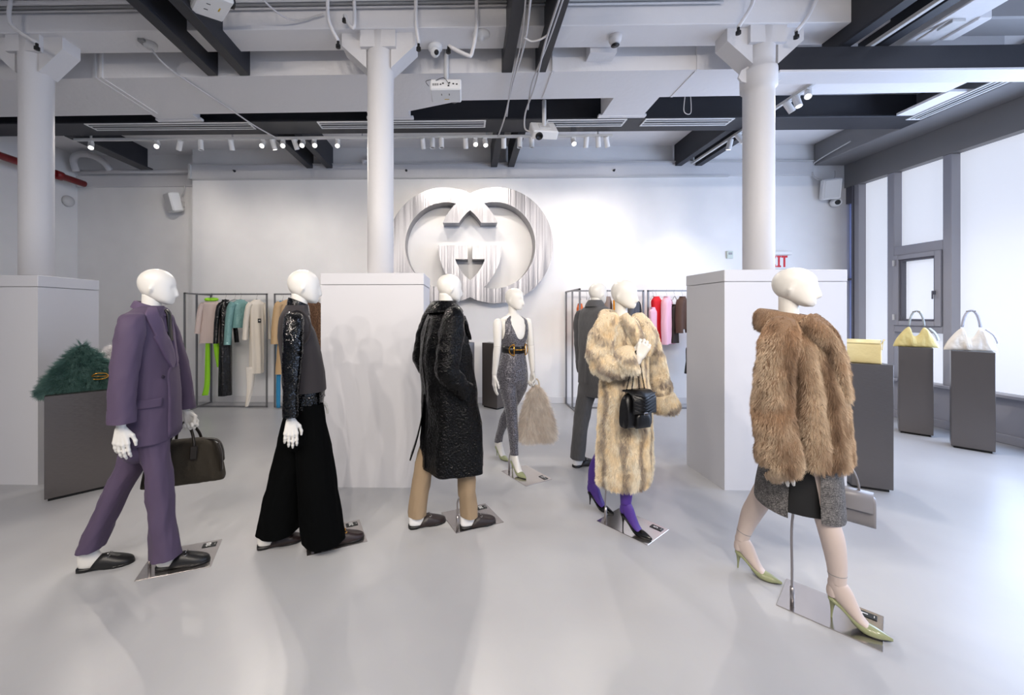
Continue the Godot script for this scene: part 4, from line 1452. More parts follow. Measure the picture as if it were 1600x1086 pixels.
	o = garment("dark_brown_skirt", Vector3(3.49, y - 0.13, z), 0.7, {w = 0.1, len = 0.72, hem = 0.13, d = 0.05, neck = 0.09}, cloth(Color(0.17, 0.13, 0.11), 0.3), "very dark brown skirt beside the brown coat on the right rack", "skirt", right)
	hanger(Vector3(3.49, y + 0.015, z), 0.7, 0.08, "hanger holding the very dark brown skirt", M.silver)
	o = garment("brown_coat", Vector3(3.61, y, z + 0.02), 0.6, {w = 0.09, len = 0.62, hem = 0.1, d = 0.07, sleeve = 0.53, sw = 0.06, folds = 0.05}, cloth(Color(0.3, 0.21, 0.17), 0.3), "brown coat with sleeves, right of the dark brown skirt", "coat", right)
	hanger(Vector3(3.61, y + 0.015, z + 0.02), 0.6, 0.065, "white hanger inside the brown coat", M.white)
	o = garment("rose_dress", Vector3(3.8, y - 0.08, z), 0.7, {w = 0.11, len = 0.83, hem = 0.15, d = 0.07, sleeve = 0.6}, cloth(Color(0.6, 0.38, 0.42), 0.4), "dusty rose top at the edge of the right casing", "top", right)
	hanger(Vector3(3.8, y + 0.015, z), 0.7, 0.08, "hanger inside the dusty rose top", M.black)
	o = garment("black_skirt", Vector3(3.75, y - 0.8, z), 0.6, {w = 0.11, len = 0.55, hem = 0.16, d = 0.05, neck = 0.1}, cloth(Color(0.05, 0.05, 0.055), 0.3), "black skirt showing below the dusty rose top", "skirt", right)


func label_tag(o: Node, at: Vector3) -> void:   # small dark garment label with a pale print
	var st := mb()
	cbox(st, at + Vector3(-0.025, -0.035, 0), at + Vector3(0.025, 0.035, 0.004), 0.001)
	var t := obj("label_tag", st, M.black, o)
	st = mb()
	box(st, at + Vector3(-0.012, -0.006, 0.004), at + Vector3(0.012, 0.012, 0.005))
	obj("label_print", st, M.white_dim, t)


# ---------------------------------------------------------------- mannequin parts

# horizontal rings from rows of [y, centre x, centre z, half width, half depth]; angle 0 looks to the front, grows to the figure's left
func rings_of(rows: Array, opt := {}) -> Array:
	var n: int = opt.get("n", 56)
	var e: float = opt.get("e", 2.2)
	var amp: float = opt.get("w", 0.0)
	var fq: float = opt.get("fq", 9.0)
	var fold = opt.get("fold")
	var crease: float = opt.get("crease", 0.0)
	var tilt: float = opt.get("tilt", 0.0)
	var c := curve(rows, opt.get("per", 5))
	var out := []
	var y0: float = rows[0][0]
	var y1: float = rows[-1][0]
	for r in c:
		var ring := PackedVector3Array()
		var t := clampf((r[0] - y0) / (y1 - y0), 0.0, 1.0) if absf(y1 - y0) > 0.001 else 0.0
		for j in n:
			var a := TAU * j / n
			var sx := signf(sin(a)) * pow(absf(sin(a)), 2.0 / e)
			var sz := signf(cos(a)) * pow(absf(cos(a)), 2.0 / e)
			var k := 1.0
			if fold != null:
				k = fold.call(a, t)
			if crease > 0.0:
				var d := absf(angle_difference(a, 0.0))
				var d2 := absf(angle_difference(a, PI))
				k += crease * (exp(-d * d * 18.0) + exp(-d2 * d2 * 18.0)) * clampf(t * 3.0, 0.2, 1.0)
			var p := Vector3(r[1] + sx * r[3] * k, r[0], r[2] + sz * r[4] * k)
			if amp > 0.0:
				var q := Vector3(p.x * fq, p.y * fq * 0.55, p.z * fq) + Vector3(opt.get("seed", 0.0), 0, 0)
				var w := amp * noise.get_noise_3dv(q)
				p += Vector3(sx, 0, sz) * w
			p.y -= tilt * (p.z - r[2])
			ring.append(p)
		out.append(ring)
	return out


func robe(st: SurfaceTool, rows: Array, opt := {}) -> Array:
	var rg := rings_of(rows, opt)
	loft(st, rg, opt.get("cap_a", false), opt.get("cap_b", false))
	return rg


# a sleeve or limb along points; radii per point [side, depth]
func limb(st: SurfaceTool, pts: Array, radii: Array, opt := {}) -> void:
	var rows := []
	for i in pts.size():
		rows.append([pts[i].x, pts[i].y, pts[i].z, radii[i][0], radii[i][1]])
	var c := curve(rows, opt.get("per", 6))
	var q := []
	for r in c:
		q.append(Vector3(r[0], r[1], r[2]))
	var fr := frames(q, opt.get("hint", Vector3(1, 0, 0)))
	var n: int = opt.get("n", 28)
	var amp: float = opt.get("w", 0.0)
	var fq: float = opt.get("fq", 10.0)
	var rg := []
	for i in q.size():
		var ring := PackedVector3Array()
		for j in n:
			var a := TAU * j / n
			var d: Vector3 = fr[i].x * cos(a) * c[i][3] + fr[i].y * sin(a) * c[i][4]
			var p: Vector3 = q[i] + d
			if amp > 0.0:
				p += d.normalized() * amp * noise.get_noise_3d(p.x * fq + opt.get("seed", 0.0), p.y * fq, p.z * fq)
			ring.append(p)
		rg.append(ring)
	loft(st, rg, opt.get("cap_a", false), opt.get("cap_b", false))


func surf_at(rg: Array, y: float, deg: float, off: float) -> Vector3:   # a point on a skin made by rings_of
	var i := 0
	while i < rg.size() - 2 and not ((rg[i][0].y >= y and rg[i + 1][0].y <= y) or (rg[i][0].y <= y and rg[i + 1][0].y >= y)):
		i += 1
	var dy: float = rg[i + 1][0].y - rg[i][0].y
	var t := clampf((y - rg[i][0].y) / dy, 0.0, 1.0) if absf(dy) > 1e-5 else 0.0
	var n: int = rg[i].size()
	var f := fposmod(deg, 360.0) / 360.0 * n
	var j := int(f) % n
	var u := f - int(f)
	var g := func(k: int) -> Vector3:
		return rg[i][k % n].lerp(rg[i + 1][k % n], t)
	var a: Vector3 = g.call(j)
	var b: Vector3 = g.call(j + 1)
	var p := a.lerp(b, u)
	var nm := Vector3(b.z - a.z, 0, -(b.x - a.x))
	nm = nm.normalized()
	if nm.dot(Vector3(sin(deg_to_rad(deg)), 0, cos(deg_to_rad(deg)))) < 0.0:
		nm = -nm
	return p + nm * off


# a piece of cloth laid on a skin: rows [y, angle from, angle to]
func patch(called: String, rg: Array, rows: Array, off: float, m: Material, parent: Node, cols := 10, per := 4) -> MeshInstance3D:
	var st := mb(true)
	var c := curve(rows, per)
	var grid := []
	for r in c:
		var line := []
		for k in cols + 1:
			line.append(surf_at(rg, r[0], lerpf(r[1], r[2], float(k) / cols), off))
		# edges fold down to the skin
		line.push_front(surf_at(rg, r[0], r[1], -0.004))
		line.append(surf_at(rg, r[0], r[2], -0.004))
		grid.append(line)
	var first := []
	var last := []
	for k in cols + 1:
		first.append(surf_at(rg, c[0][0], lerpf(c[0][1], c[0][2], float(k) / cols), -0.004))
		last.append(surf_at(rg, c[-1][0], lerpf(c[-1][1], c[-1][2], float(k) / cols), -0.004))
	first.push_front(first[0]); first.append(first[-1])
	last.push_front(last[0]); last.append(last[-1])
	grid.push_front(first)
	grid.append(last)
	for i in grid.size() - 1:
		for j in grid[0].size() - 1:
			quad(st, grid[i + 1][j], grid[i + 1][j + 1], grid[i][j + 1], grid[i][j])
	return obj(called, st, m, parent)


func disc(called: String, at: Vector3, nrm: Vector3, r: float, t: float, m: Material, parent: Node) -> void:
	var st := mb(true)
	var b := Basis.looking_at(-nrm, Vector3.UP) * Basis(Vector3.RIGHT, PI / 2)
	lathe(st, [[r * 0.8, 0.0], [r, t * 0.4], [r * 0.85, t], [0.001, t * 0.8]], Transform3D(b, at), 14)
	obj(called, st, m, parent)


var cache := {}


# head: origin at the chin's height on the neck axis; faces +z
func head_mesh(h: float, wide: float) -> ArrayMesh:
	var key := "head%.3f%.3f" % [h, wide]
	if cache.has(key):
		return cache[key]
	var rows := [[0.0, 0.086, 0.05, 0.016], [0.008, 0.093, 0.024, 0.034], [0.024, 0.101, -0.016, 0.051], [0.05, 0.107, -0.066, 0.064], [0.075, 0.109, -0.094, 0.0715], [0.1, 0.11, -0.108, 0.0755], [0.13, 0.11, -0.114, 0.078], [0.16, 0.102, -0.108, 0.0755], [0.185, 0.083, -0.09, 0.065], [0.203, 0.056, -0.064, 0.047], [0.213, 0.027, -0.034, 0.025], [0.216, -0.004, -0.006, 0.001]]
	var s := h / 0.216
	var st := mb(true)
	var rg := []
	for r in curve(rows, 5):
		var y: float = r[0]
		var ring := PackedVector3Array()
		for j in 56:
			var a := TAU * j / 56
			var fz: float = r[1]
			var bz: float = r[2]
			var mid: float = (fz + bz) / 2.0
			var half: float = (fz - bz) / 2.0
			var ca := cos(a)
			# cheeks flatten towards a narrow front plane
			var x: float = sin(a) * r[3] * wide * (1.0 - 0.16 * pow(maxf(0.0, ca), 1.6))
			var z: float = mid + half * signf(ca) * pow(absf(ca), 0.92)
			var d := angle_difference(a, 0.0)
			# nose: a ridge from the brow to its tip, cut off below
			var up := smoothstep(0.125, 0.055, y) if y > 0.055 else smoothstep(0.036, 0.055, y)
			z += 0.021 * up * exp(-pow(d / 0.16, 2.0))
			# shallow eye planes and chin
			z -= 0.005 * exp(-pow((y - 0.098) / 0.018, 2.0)) * exp(-pow((absf(d) - 0.42) / 0.2, 2.0))
			z += 0.004 * exp(-pow((y - 0.012) / 0.012, 2.0)) * exp(-pow(d / 0.3, 2.0))
			# hint of an ear running into the jaw
			var ez := z + 0.012
			var ear := exp(-pow((y - 0.088) / 0.022, 2.0)) * exp(-pow((ez - 0.35 * (y - 0.088)) / 0.008, 2.0))
			x += signf(x) * 0.02 * ear * smoothstep(0.3, 0.8, absf(sin(a)))
			ring.append(Vector3(x, y, z * 0.87) * s)
		rg.append(ring)
	loft(st, rg, true, false)
	st.generate_normals()
	var mesh: ArrayMesh = st.commit()
	mesh.surface_set_material(0, M.skin)
	cache[key] = mesh
	return mesh


# smooth union of tapered bones, meshed as surface nets
func nets(bones: Array, cell: float, k: float, flip_x := false) -> SurfaceTool:
	var lo := Vector3.ONE * 1e9
	var hi := -lo
	for b in bones:
		for e in [[b[0], b[2]], [b[1], b[3]]]:
			lo = lo.min(e[0] - Vector3.ONE * (e[1] + k + cell * 2))
			hi = hi.max(e[0] + Vector3.ONE * (e[1] + k + cell * 2))
	var nx := int((hi.x - lo.x) / cell) + 2
	var ny := int((hi.y - lo.y) / cell) + 2
	var nz := int((hi.z - lo.z) / cell) + 2
	var f := PackedFloat32Array()
	f.resize(nx * ny * nz)
	f.fill(1.0)
	for b in bones:
		var a: Vector3 = b[0]
		var ab: Vector3 = b[1] - a
		var l2 := maxf(ab.length_squared(), 1e-9)
		var ra: float = b[2]
		var rd: float = b[3] - ra
		var m := maxf(b[2], b[3]) + k + cell * 1.5
		var blo: Vector3 = (a.min(b[1]) - Vector3.ONE * m - lo) / cell
		var bhi: Vector3 = (a.max(b[1]) + Vector3.ONE * m - lo) / cell
		for z in range(maxi(0, int(blo.z)), mini(nz, int(bhi.z) + 2)):
			for y in range(maxi(0, int(blo.y)), mini(ny, int(bhi.y) + 2)):
				var base := (z * ny + y) * nx
				for x in range(maxi(0, int(blo.x)), mini(nx, int(bhi.x) + 2)):
					var p := lo + Vector3(x, y, z) * cell - a
					var t := clampf(p.dot(ab) / l2, 0.0, 1.0)
					var d := (p - ab * t).length() - ra - rd * t
					var o := f[base + x]
					var h := maxf(k - absf(o - d), 0.0) / k
					f[base + x] = minf(o, d) - h * h * k * 0.25
	var verts := {}
	var pos := []
	for z in nz - 1:
		for y in ny - 1:
			for x in nx - 1:
				var i := (z * ny + y) * nx + x
				var mask := 0
				var v := [f[i], f[i + 1], f[i + nx], f[i + nx + 1], f[i + nx * ny], f[i + nx * ny + 1], f[i + nx * ny + nx], f[i + nx * ny + nx + 1]]
				for c in 8:
					if v[c] < 0.0:
						mask |= 1 << c
				if mask == 0 or mask == 255:
					continue
				var sum := Vector3.ZERO
				var cnt := 0
				for c in 8:
					for ax in [1, 2, 4]:
						if not c & ax:
							var d: int = c | ax
							if (v[c] < 0.0) != (v[d] < 0.0):
								var t: float = v[c] / (v[c] - v[d])
								var q := Vector3(c & 1, (c >> 1) & 1, (c >> 2) & 1)
								var w := Vector3(d & 1, (d >> 1) & 1, (d >> 2) & 1)
								sum += q.lerp(w, t)
								cnt += 1
				verts[i] = pos.size()
				pos.append(lo + (Vector3(x, y, z) + sum / cnt) * cell)
	var st := mb(true)
	var step := [1, nx, nx * ny]
	for i in verts:
		for ax in 3:
			var u: int = step[(ax + 1) % 3]
			var w: int = step[(ax + 2) % 3]
			var j: int = i + step[ax]
			if j >= f.size() or (f[i] < 0.0) == (f[j] < 0.0):
				continue
			if not (verts.has(i - u) and verts.has(i - w) and verts.has(i - u - w)):
				continue
			var q := [pos[verts[i - u - w]], pos[verts[i - w]], pos[verts[i]], pos[verts[i - u]]]
			if f[i] >= 0.0:
				q.reverse()
			if flip_x:
				for c in 4:
					q[c] = Vector3(-q[c].x, q[c].y, q[c].z)
				q.reverse()
			quad(st, q[0], q[1], q[2], q[3])
	return st


# a right hand: wrist at the origin, fingers along -y, thumb to the front (+z), palm towards +x
func hand_mesh(grip: bool, left: bool) -> ArrayMesh:
	var key := "hand%s%s" % [grip, left]
	if cache.has(key):
		return cache[key]
	var bones := [[Vector3(0, 0.02, 0), Vector3(0, -0.02, 0), 0.023, 0.021]]
	var kn := [Vector3(0, -0.1, 0.033), Vector3(-0.002, -0.106, 0.011), Vector3(-0.001, -0.102, -0.011), Vector3(0.001, -0.093, -0.032)]
	var le := [[0.042, 0.026, 0.02], [0.046, 0.029, 0.021], [0.043, 0.027, 0.02], [0.033, 0.021, 0.018]]
	for q in 4:
		var k: Vector3 = kn[q]
		bones.append([Vector3(0, -0.02, k.z * 0.45), k, 0.0155, 0.0115])
		var ang := deg_to_rad([8.0, 10.0, 11.0, 14.0][q]) if not grip else deg_to_rad(55.0)
		var bend := [deg_to_rad(12.0), deg_to_rad(12.0)] if not grip else [deg_to_rad(80.0), deg_to_rad(55.0)]
		var p := k
		for s in 3:
			var d := Vector3(sin(ang), -cos(ang), k.z * (0.9 if not grip else 0.1))
			d = d.normalized()
			var e: Vector3 = p + d * le[q][s]
			bones.append([p, e, 0.0096 - s * 0.0009, 0.0088 - s * 0.0009])
			p = e
			if s < 2:
				ang += bend[s]
	if grip:
		bones.append([Vector3(0.004, -0.03, 0.02), Vector3(0.022, -0.06, 0.042), 0.014, 0.0115])
		bones.append([Vector3(0.022, -0.06, 0.042), Vector3(0.042, -0.085, 0.036), 0.0105, 0.0095])
		bones.append([Vector3(0.042, -0.085, 0.036), Vector3(0.05, -0.105, 0.02), 0.0092, 0.008])
	else:
		bones.append([Vector3(0.004, -0.025, 0.018), Vector3(0.012, -0.06, 0.05), 0.015, 0.0115])
		bones.append([Vector3(0.012, -0.06, 0.05), Vector3(0.018, -0.094, 0.062), 0.0105, 0.0095])
		bones.append([Vector3(0.018, -0.094, 0.062), Vector3(0.022, -0.118, 0.062), 0.0092, 0.0078])
	var st := nets(bones, 0.0042, 0.007, left)
	st.generate_normals()
	var mesh: ArrayMesh = st.commit()
	mesh.surface_set_material(0, M.skin)
	cache[key] = mesh
	return mesh


func put(called: String, mesh: Mesh, t: Transform3D, parent: Node) -> MeshInstance3D:
	var o := MeshInstance3D.new()
	o.name = called
	o.mesh = mesh
	o.transform = t
	parent.add_child(o, true)
	return o


# a flat backless loafer on a foot: heel at the origin, toes along +z
func mule(parent: Node, t: Transform3D, m: Material, sole: Material, metal: Material, sock: Material) -> void:
	var st := mb(true)
	var vr := []
	for s in [[0.118, 0.045, 0.07, 0.042], [0.15, 0.047, 0.072, 0.02], [0.185, 0.05, 0.06, 0.006], [0.215, 0.05, 0.049, 0.0], [0.245, 0.045, 0.039, 0.0], [0.268, 0.034, 0.03, 0.0], [0.282, 0.018, 0.022, 0.0], [0.287, 0.004, 0.016, 0.0]]:
		var ring := PackedVector3Array()
		for j in 28:
			var a := TAU * j / 28
			var y: float = maxf(0.0, sin(a))
			var yy: float = 0.012 + s[2] * pow(y, 0.8)
			# the top line slopes back towards the sides
			ring.append(t * Vector3(cos(a) * s[1], yy if sin(a) > 0 else 0.011, s[0] - (1.0 - y) * s[3] * 1.1))
		vr.append(ring)
	loft(st, vr, true, true)
	var shoe := obj("shoe", st, m, parent)
	st = mb(true)
	var so := []
	for s in [[-0.004, 0.012], [0.002, 0.026], [0.02, 0.034], [0.05, 0.0365], [0.1, 0.036], [0.15, 0.043], [0.2, 0.05], [0.24, 0.046], [0.27, 0.033], [0.284, 0.018], [0.29, 0.005]]:
		var h := 0.0 if s[0] < 0.07 else (0.008 if s[0] < 0.11 else 0.0)
		so.append(PackedVector3Array([t * Vector3(-s[1], h, s[0]), t * Vector3(s[1], h, s[0]), t * Vector3(s[1] * 1.02, 0.02 if s[0] < 0.1 else 0.014, s[0]), t * Vector3(-s[1] * 1.02, 0.02 if s[0] < 0.1 else 0.014, s[0])]))
	loft(st, so)
	obj("sole", st, sole, shoe)
	st = mb(true)
	for s in [-1.0, 1.0]:
		var ringp := []
		for k in 13:
			var a := TAU * k / 12.0
			ringp.append(t * Vector3(s * 0.022 + cos(a) * 0.009, 0.078 - absf(0.022 + s * cos(a) * 0.009) * 0.25, 0.158 + sin(a) * 0.009))
		tube(st, ringp, 0.0024, 6)
	tube(st, [t * Vector3(-0.016, 0.082, 0.158), t * Vector3(0, 0.086, 0.158), t * Vector3(0.016, 0.082, 0.158)], 0.003, 6)
	obj("horsebit", st, metal, shoe)
	st = mb(true)
	robe_t(st, [[0.15, 0.0, 0.055, 0.03, 0.036], [0.12, 0, 0.052, 0.033, 0.046], [0.085, 0, 0.058, 0.034, 0.058], [0.055, 0, 0.07, 0.034, 0.07], [0.034, 0, 0.074, 0.033, 0.074], [0.021, 0, 0.074, 0.03, 0.07]], t)
	obj("foot", st, sock, parent)


func robe_t(st: SurfaceTool, rows: Array, t: Transform3D, n := 28) -> void:
	var rg := rings_of(rows, {n = n, e = 2.1, per = 3})
	for k in rg.size():
		for j in n:
			rg[k][j] = t * rg[k][j]
	loft(st, rg, true, true)


# a pointed backless pump on a raised foot: heel over the origin, toes along +z
func pump(parent: Node, t: Transform3D, m: Material, dark: Material, skin: Material) -> void:
	t = Transform3D(t.basis * Basis.from_scale(Vector3(1, 1, 0.86)), t.origin)
	var st := mb(true)
	# [z, sole height, half width, height of the side above the sole, top fill 0..1]
	var rows := [[-0.012, 0.1, 0.006, 0.012], [-0.006, 0.098, 0.02, 0.017], [0.015, 0.092, 0.029, 0.02], [0.045, 0.078, 0.03, 0.021], [0.075, 0.054, 0.03, 0.024], [0.1, 0.032, 0.033, 0.029], [0.125, 0.016, 0.037, 0.037], [0.15, 0.008, 0.039, 0.038], [0.18, 0.006, 0.036, 0.034], [0.21, 0.006, 0.026, 0.026], [0.235, 0.007, 0.014, 0.018], [0.256, 0.009, 0.003, 0.01]]
	var rg := []
	for s in curve(rows, 3):
		var ring := PackedVector3Array()
		for j in 24:
			var a := TAU * j / 24
			var y: float = s[3] * (pow(maxf(0.0, sin(a)), 0.7))
			ring.append(t * Vector3(cos(a) * s[2], s[1] + y - 0.003 * maxf(0.0, -sin(a)), s[0]))
		rg.append(ring)
	loft(st, rg)
	var shoe := obj("shoe", st, m, parent)
	st = mb(true)
	var he := []
	for s in [[0.098, 0.012, 0.024, 0.022], [0.084, 0.01, 0.016, 0.017], [0.062, 0.008, 0.009, 0.0105], [0.03, 0.006, 0.0052, 0.006], [0.004, 0.005, 0.0042, 0.005], [0.0, 0.005, 0.0042, 0.005]]:
		he.append([s[0], 0.0, s[1], s[2], s[3]])
	robe_t(st, he, t, 16)
	obj("heel", st, m, shoe)
	st = mb(true)
	var so := []
	for s in [[0.09, 0.036, 0.03], [0.11, 0.021, 0.032], [0.13, 0.01, 0.036], [0.16, 0.003, 0.038], [0.19, 0.001, 0.033], [0.22, 0.002, 0.022], [0.25, 0.005, 0.006]]:
		so.append(PackedVector3Array([t * Vector3(-s[2], s[1], s[0]), t * Vector3(s[2], s[1], s[0]), t * Vector3(s[2], s[1] + 0.005, s[0]), t * Vector3(-s[2], s[1] + 0.005, s[0])]))
	loft(st, so)
	obj("sole", st, dark, shoe)
	st = mb(true)
	var pts := []
	var rad := []
	for s in [[0.205, 0.03, 0.033, 0.034], [0.185, 0.032, 0.033, 0.04], [0.145, 0.05, 0.034, 0.046], [0.1, 0.082, 0.034, 0.036], [0.055, 0.12, 0.034, 0.023], [0.03, 0.155, 0.03, 0.014], [0.024, 0.18, 0.022, 0.009]]:
		pts.append(t * Vector3(0, s[0], s[1]))
		rad.append([s[2], s[3]])
	limb(st, pts, rad, {hint = t.basis.x, cap_a = true, cap_b = true, n = 24})
	limb(st, [t * Vector3(0, 0.19, 0.024), t * Vector3(0, 0.15, 0.014), t * Vector3(0, 0.118, 0.012), t * Vector3(0, 0.108, 0.013)], [[0.024, 0.024], [0.028, 0.028], [0.025, 0.025], [0.01, 0.01]], {hint = t.basis.x, cap_a = true, cap_b = true, n = 20})
	obj("foot", st, skin, parent)


func base_plate(o: Node3D, x0: float, z0: float, number: String, rod: Array) -> void:
	var st := mb()
	cbox(st, Vector3(x0, 0.0, z0), Vector3(x0 + 0.315, 0.005, z0 + 0.395), 0.0015)
	var p := obj("base_plate", st, M.plate, o)
	var tx := x0 + 0.262
	var tz := z0 + 0.33
	st = mb()
	cbox(st, Vector3(tx - 0.024, 0.005, tz - 0.042), Vector3(tx + 0.024, 0.009, tz + 0.042), 0.001)
	obj("number_tag", st, M.tagplate, p)
	text_mesh(number, 0.03, 0.0008, M.white, "number", p, Transform3D(Basis(Vector3(1, 0, 0), Vector3(0, 0, -1), Vector3(0, 1, 0)), Vector3(tx, 0.0094, tz - 0.006)), true)
	st = mb()
	box(st, Vector3(tx - 0.01, 0.009, tz + 0.03), Vector3(tx + 0.01, 0.0095, tz + 0.033))
	obj("tag_mark", st, M.white_dim, p)
	st = mb(true)
	tube(st, [rod[0], rod[0] + Vector3(0, 0.11, 0)], 0.0095, 12)
	obj("rod_socket", st, M.rod, o)
	st = mb(true)
	tube(st, curve(rod.map(func(v): return v + Vector3(0, 0.005, 0)), 5), 0.006, 10)
	obj("support_rod", st, M.rod, o)


func head_and_neck(o: Node3D, chin: Vector3, h: float, base: Vector3, r: float, yaw := 0.0, wide := 1.0) -> void:
	put("head", head_mesh(h, wide), Transform3D(Basis(Vector3.UP, yaw), chin), o)
	var st := mb(true)
	var top := chin + Vector3(0, 0.06, 0) + Basis(Vector3.UP, yaw) * Vector3(0, 0, -0.025)
	limb(st, [base, base.lerp(top, 0.5), top], [[r * 1.25, r * 1.2], [r, r], [r * 0.97, r]], {cap_a = true, cap_b = true, n = 32})
	obj("neck", st, M.skin, o)


# ---------------------------------------------------------------- the dressed figures

func figure(x: float, d: float, hx: float, hd: float, label: String) -> Node3D:
	return thing("mannequin", label, "mannequin", Vector3(x, 0, -d), atan2(hx, -hd))


func foot_at(x: float, z: float, turn := 0.0) -> Transform3D:
	return Transform3D(Basis(Vector3.UP, turn), Vector3(x, 0.0, z))


func build_mannequins() -> void:
	M.tagplate = mat(Color(0.05, 0.075, 0.075), 0.3)
	purple_suit()
	black_vest()
	trench_coat()
	jumpsuit()
	pale_fur()
	grey_suit()
	brown_fur()


func suit_jacket(o: Node3D, m: Material, rows: Array, opt: Dictionary, sleeves: Array) -> Array:
	var st := mb(true)
	var rg := robe(st, rows, opt)
	for s in sleeves:
		robe(st, s, {n = 28, w = opt.get("w", 0.0) * 1.2, fq = 11.0, per = 5, cap_a = true, seed = s[0][1] * 9.0})
	var j := obj("jacket", st, m, o)
	return [j, rg]


func purple_suit() -> void:
	var o := figure(-2.03, 2.42, 0.93, 0.36, "white mannequin in a purple double breasted suit with black backless loafers")
	var m := cloth(Color(0.315, 0.26, 0.355), 0.35, 0.75)
	var ml := cloth(Color(0.35, 0.29, 0.395), 0.35, 0.75)
	head_and_neck(o, Vector3(0, 1.654, 0.065), 0.226, Vector3(0, 1.52, 0.025), 0.054)
	var rows := [[1.645, 0, 0.032, 0.08, 0.068], [1.63, 0, 0.03, 0.11, 0.076], [1.608, 0, 0.025, 0.165, 0.086], [1.58, 0, 0.014, 0.2, 0.1], [1.5, 0, 0.01, 0.212, 0.115], [1.36, 0, 0.015, 0.212, 0.128], [1.22, 0, 0.021, 0.203, 0.138], [1.1, 0, 0.025, 0.203, 0.145], [0.95, 0, 0.032, 0.21, 0.142], [0.815, 0, 0.039, 0.217, 0.136]]
	var right := [[1.6, -0.195, 0.015, 0.03, 0.035], [1.585, -0.215, 0.015, 0.058, 0.055], [1.54, -0.238, 0.016, 0.068, 0.064], [1.47, -0.25, 0.013, 0.072, 0.067], [1.319, -0.26, -0.002, 0.068, 0.066], [1.218, -0.265, -0.01, 0.064, 0.066], [1.07, -0.268, -0.014, 0.062, 0.063], [0.979, -0.268, -0.015, 0.062, 0.062]]
	var left := [[1.6, 0.195, 0.02, 0.03, 0.035], [1.585, 0.215, 0.025, 0.058, 0.055], [1.5, 0.25, 0.04, 0.068, 0.064], [1.3, 0.265, 0.09, 0.066, 0.064], [1.1, 0.268, 0.125, 0.062, 0.062], [0.925, 0.27, 0.145, 0.06, 0.06]]
	var got := suit_jacket(o, m, rows, {e = 2.4, w = 0.008, fq = 8.0, n = 72}, [right, left])
	var j: Node = got[0]
	var rg: Array = got[1]
	patch("lapel", rg, [[1.635, -80, -50], [1.6, -70, -34], [1.54, -56, -20], [1.47, -44, -10], [1.455, -47, -8], [1.44, -46, -6], [1.36, -32, 2], [1.29, -19, 2], [1.25, -10, -4]], 0.012, ml, j)
	patch("lapel", rg, [[1.635, 50, 80], [1.6, 34, 70], [1.54, 20, 56], [1.47, 10, 44], [1.36, 4, 32], [1.29, 4, 19], [1.25, 2, 8]], 0.012, ml, j)
	patch("front_panel", rg, [[1.26, -14, 30], [1.2, -26, 32], [1.05, -29, 32], [0.83, -30, 30]], 0.008, m, j)
	patch("pocket_flap", rg, [[1.085, -98, -44], [1.06, -98, -44], [1.035, -99, -45]], 0.01, m, j)
	patch("pocket_flap", rg, [[1.085, 50, 98], [1.06, 50, 98], [1.035, 50, 98]], 0.005, m, j)
	for b in [[1.21, -40.0], [1.21, 24.0], [1.35, 26.0]]:
		var p := surf_at(rg, b[0], b[1], 0.006)
		disc("button", p, Vector3(sin(deg_to_rad(b[1])), 0, cos(deg_to_rad(b[1]))), 0.011, 0.005, mat(Color(0.16, 0.12, 0.19), 0.3), j)
	for k in 3:
		disc("cuff_button", Vector3(-0.295, 1.0 + 0.03 * k, -0.068), Vector3(-0.35, 0, -1).normalized(), 0.009, 0.005, mat(Color(0.16, 0.12, 0.19), 0.3), j)
	# turned collar, shirt collar and dark tie
	var st := mb(true)
	robe(st, [[1.6, 0, 0.03, 0.075, 0.066], [1.648, 0, 0.024, 0.066, 0.064], [1.656, 0, 0.02, 0.07, 0.068], [1.64, 0, 0.02, 0.085, 0.078], [1.61, 0, 0.02, 0.11, 0.088]], {e = 2.0, per = 4, tilt = 0.35})
	obj("collar", st, ml, j)
	st = mb(true)
	robe(st, [[1.5, 0, 0.06, 0.11, 0.075], [1.59, 0, 0.05, 0.075, 0.068], [1.628, 0, 0.04, 0.06, 0.063], [1.634, 0, 0.04, 0.063, 0.066], [1.6, 0, 0.045, 0.075, 0.08]], {e = 2.0, per = 4, tilt = 0.25})
	obj("shirt", st, ml, o)
	st = mb(true)
	limb(st, [Vector3(0, 1.618, 0.108), Vector3(0, 1.59, 0.125), Vector3(0, 1.52, 0.13), Vector3(0, 1.42, 0.14)], [[0.02, 0.012], [0.024, 0.014], [0.03, 0.01], [0.036, 0.008]], {cap_a = true, cap_b = true, n = 16})
	obj("tie", st, M.black, o)
	# trousers
	st = mb(true)
	robe(st, [[0.98, 0, 0.02, 0.17, 0.11], [0.86, 0, 0.01, 0.18, 0.12], [0.74, 0, 0.0, 0.17, 0.11], [0.69, 0, 0.0, 0.12, 0.08]], {cap_b = true})
	robe(st, [[0.9, 0.09, -0.02, 0.09, 0.1], [0.725, 0.09, -0.07, 0.095, 0.085], [0.602, 0.09, -0.115, 0.09, 0.075], [0.444, 0.09, -0.185, 0.085, 0.065], [0.257, 0.09, -0.258, 0.082, 0.063], [0.128, 0.09, -0.312, 0.082, 0.07]], {crease = 0.1, w = 0.016, fq = 8.0})
	robe(st, [[0.9, -0.09, 0.04, 0.1, 0.095], [0.794, -0.09, 0.065, 0.1, 0.086], [0.619, -0.09, 0.1, 0.095, 0.068], [0.415, -0.09, 0.113, 0.087, 0.066], [0.254, -0.09, 0.122, 0.082, 0.067], [0.088, -0.09, 0.138, 0.082, 0.08]], {crease = 0.1, w = 0.016, fq = 8.0, seed = 4.0})
	obj("trousers", st, m, o)
	var lea := bump(mat(Color(0.085, 0.085, 0.09), 0.4), 0.06, 0.2, Vector3.ONE * 5.0)
	mule(o, foot_at(0.08, -0.37), lea, M.black, M.silver, M.skin)
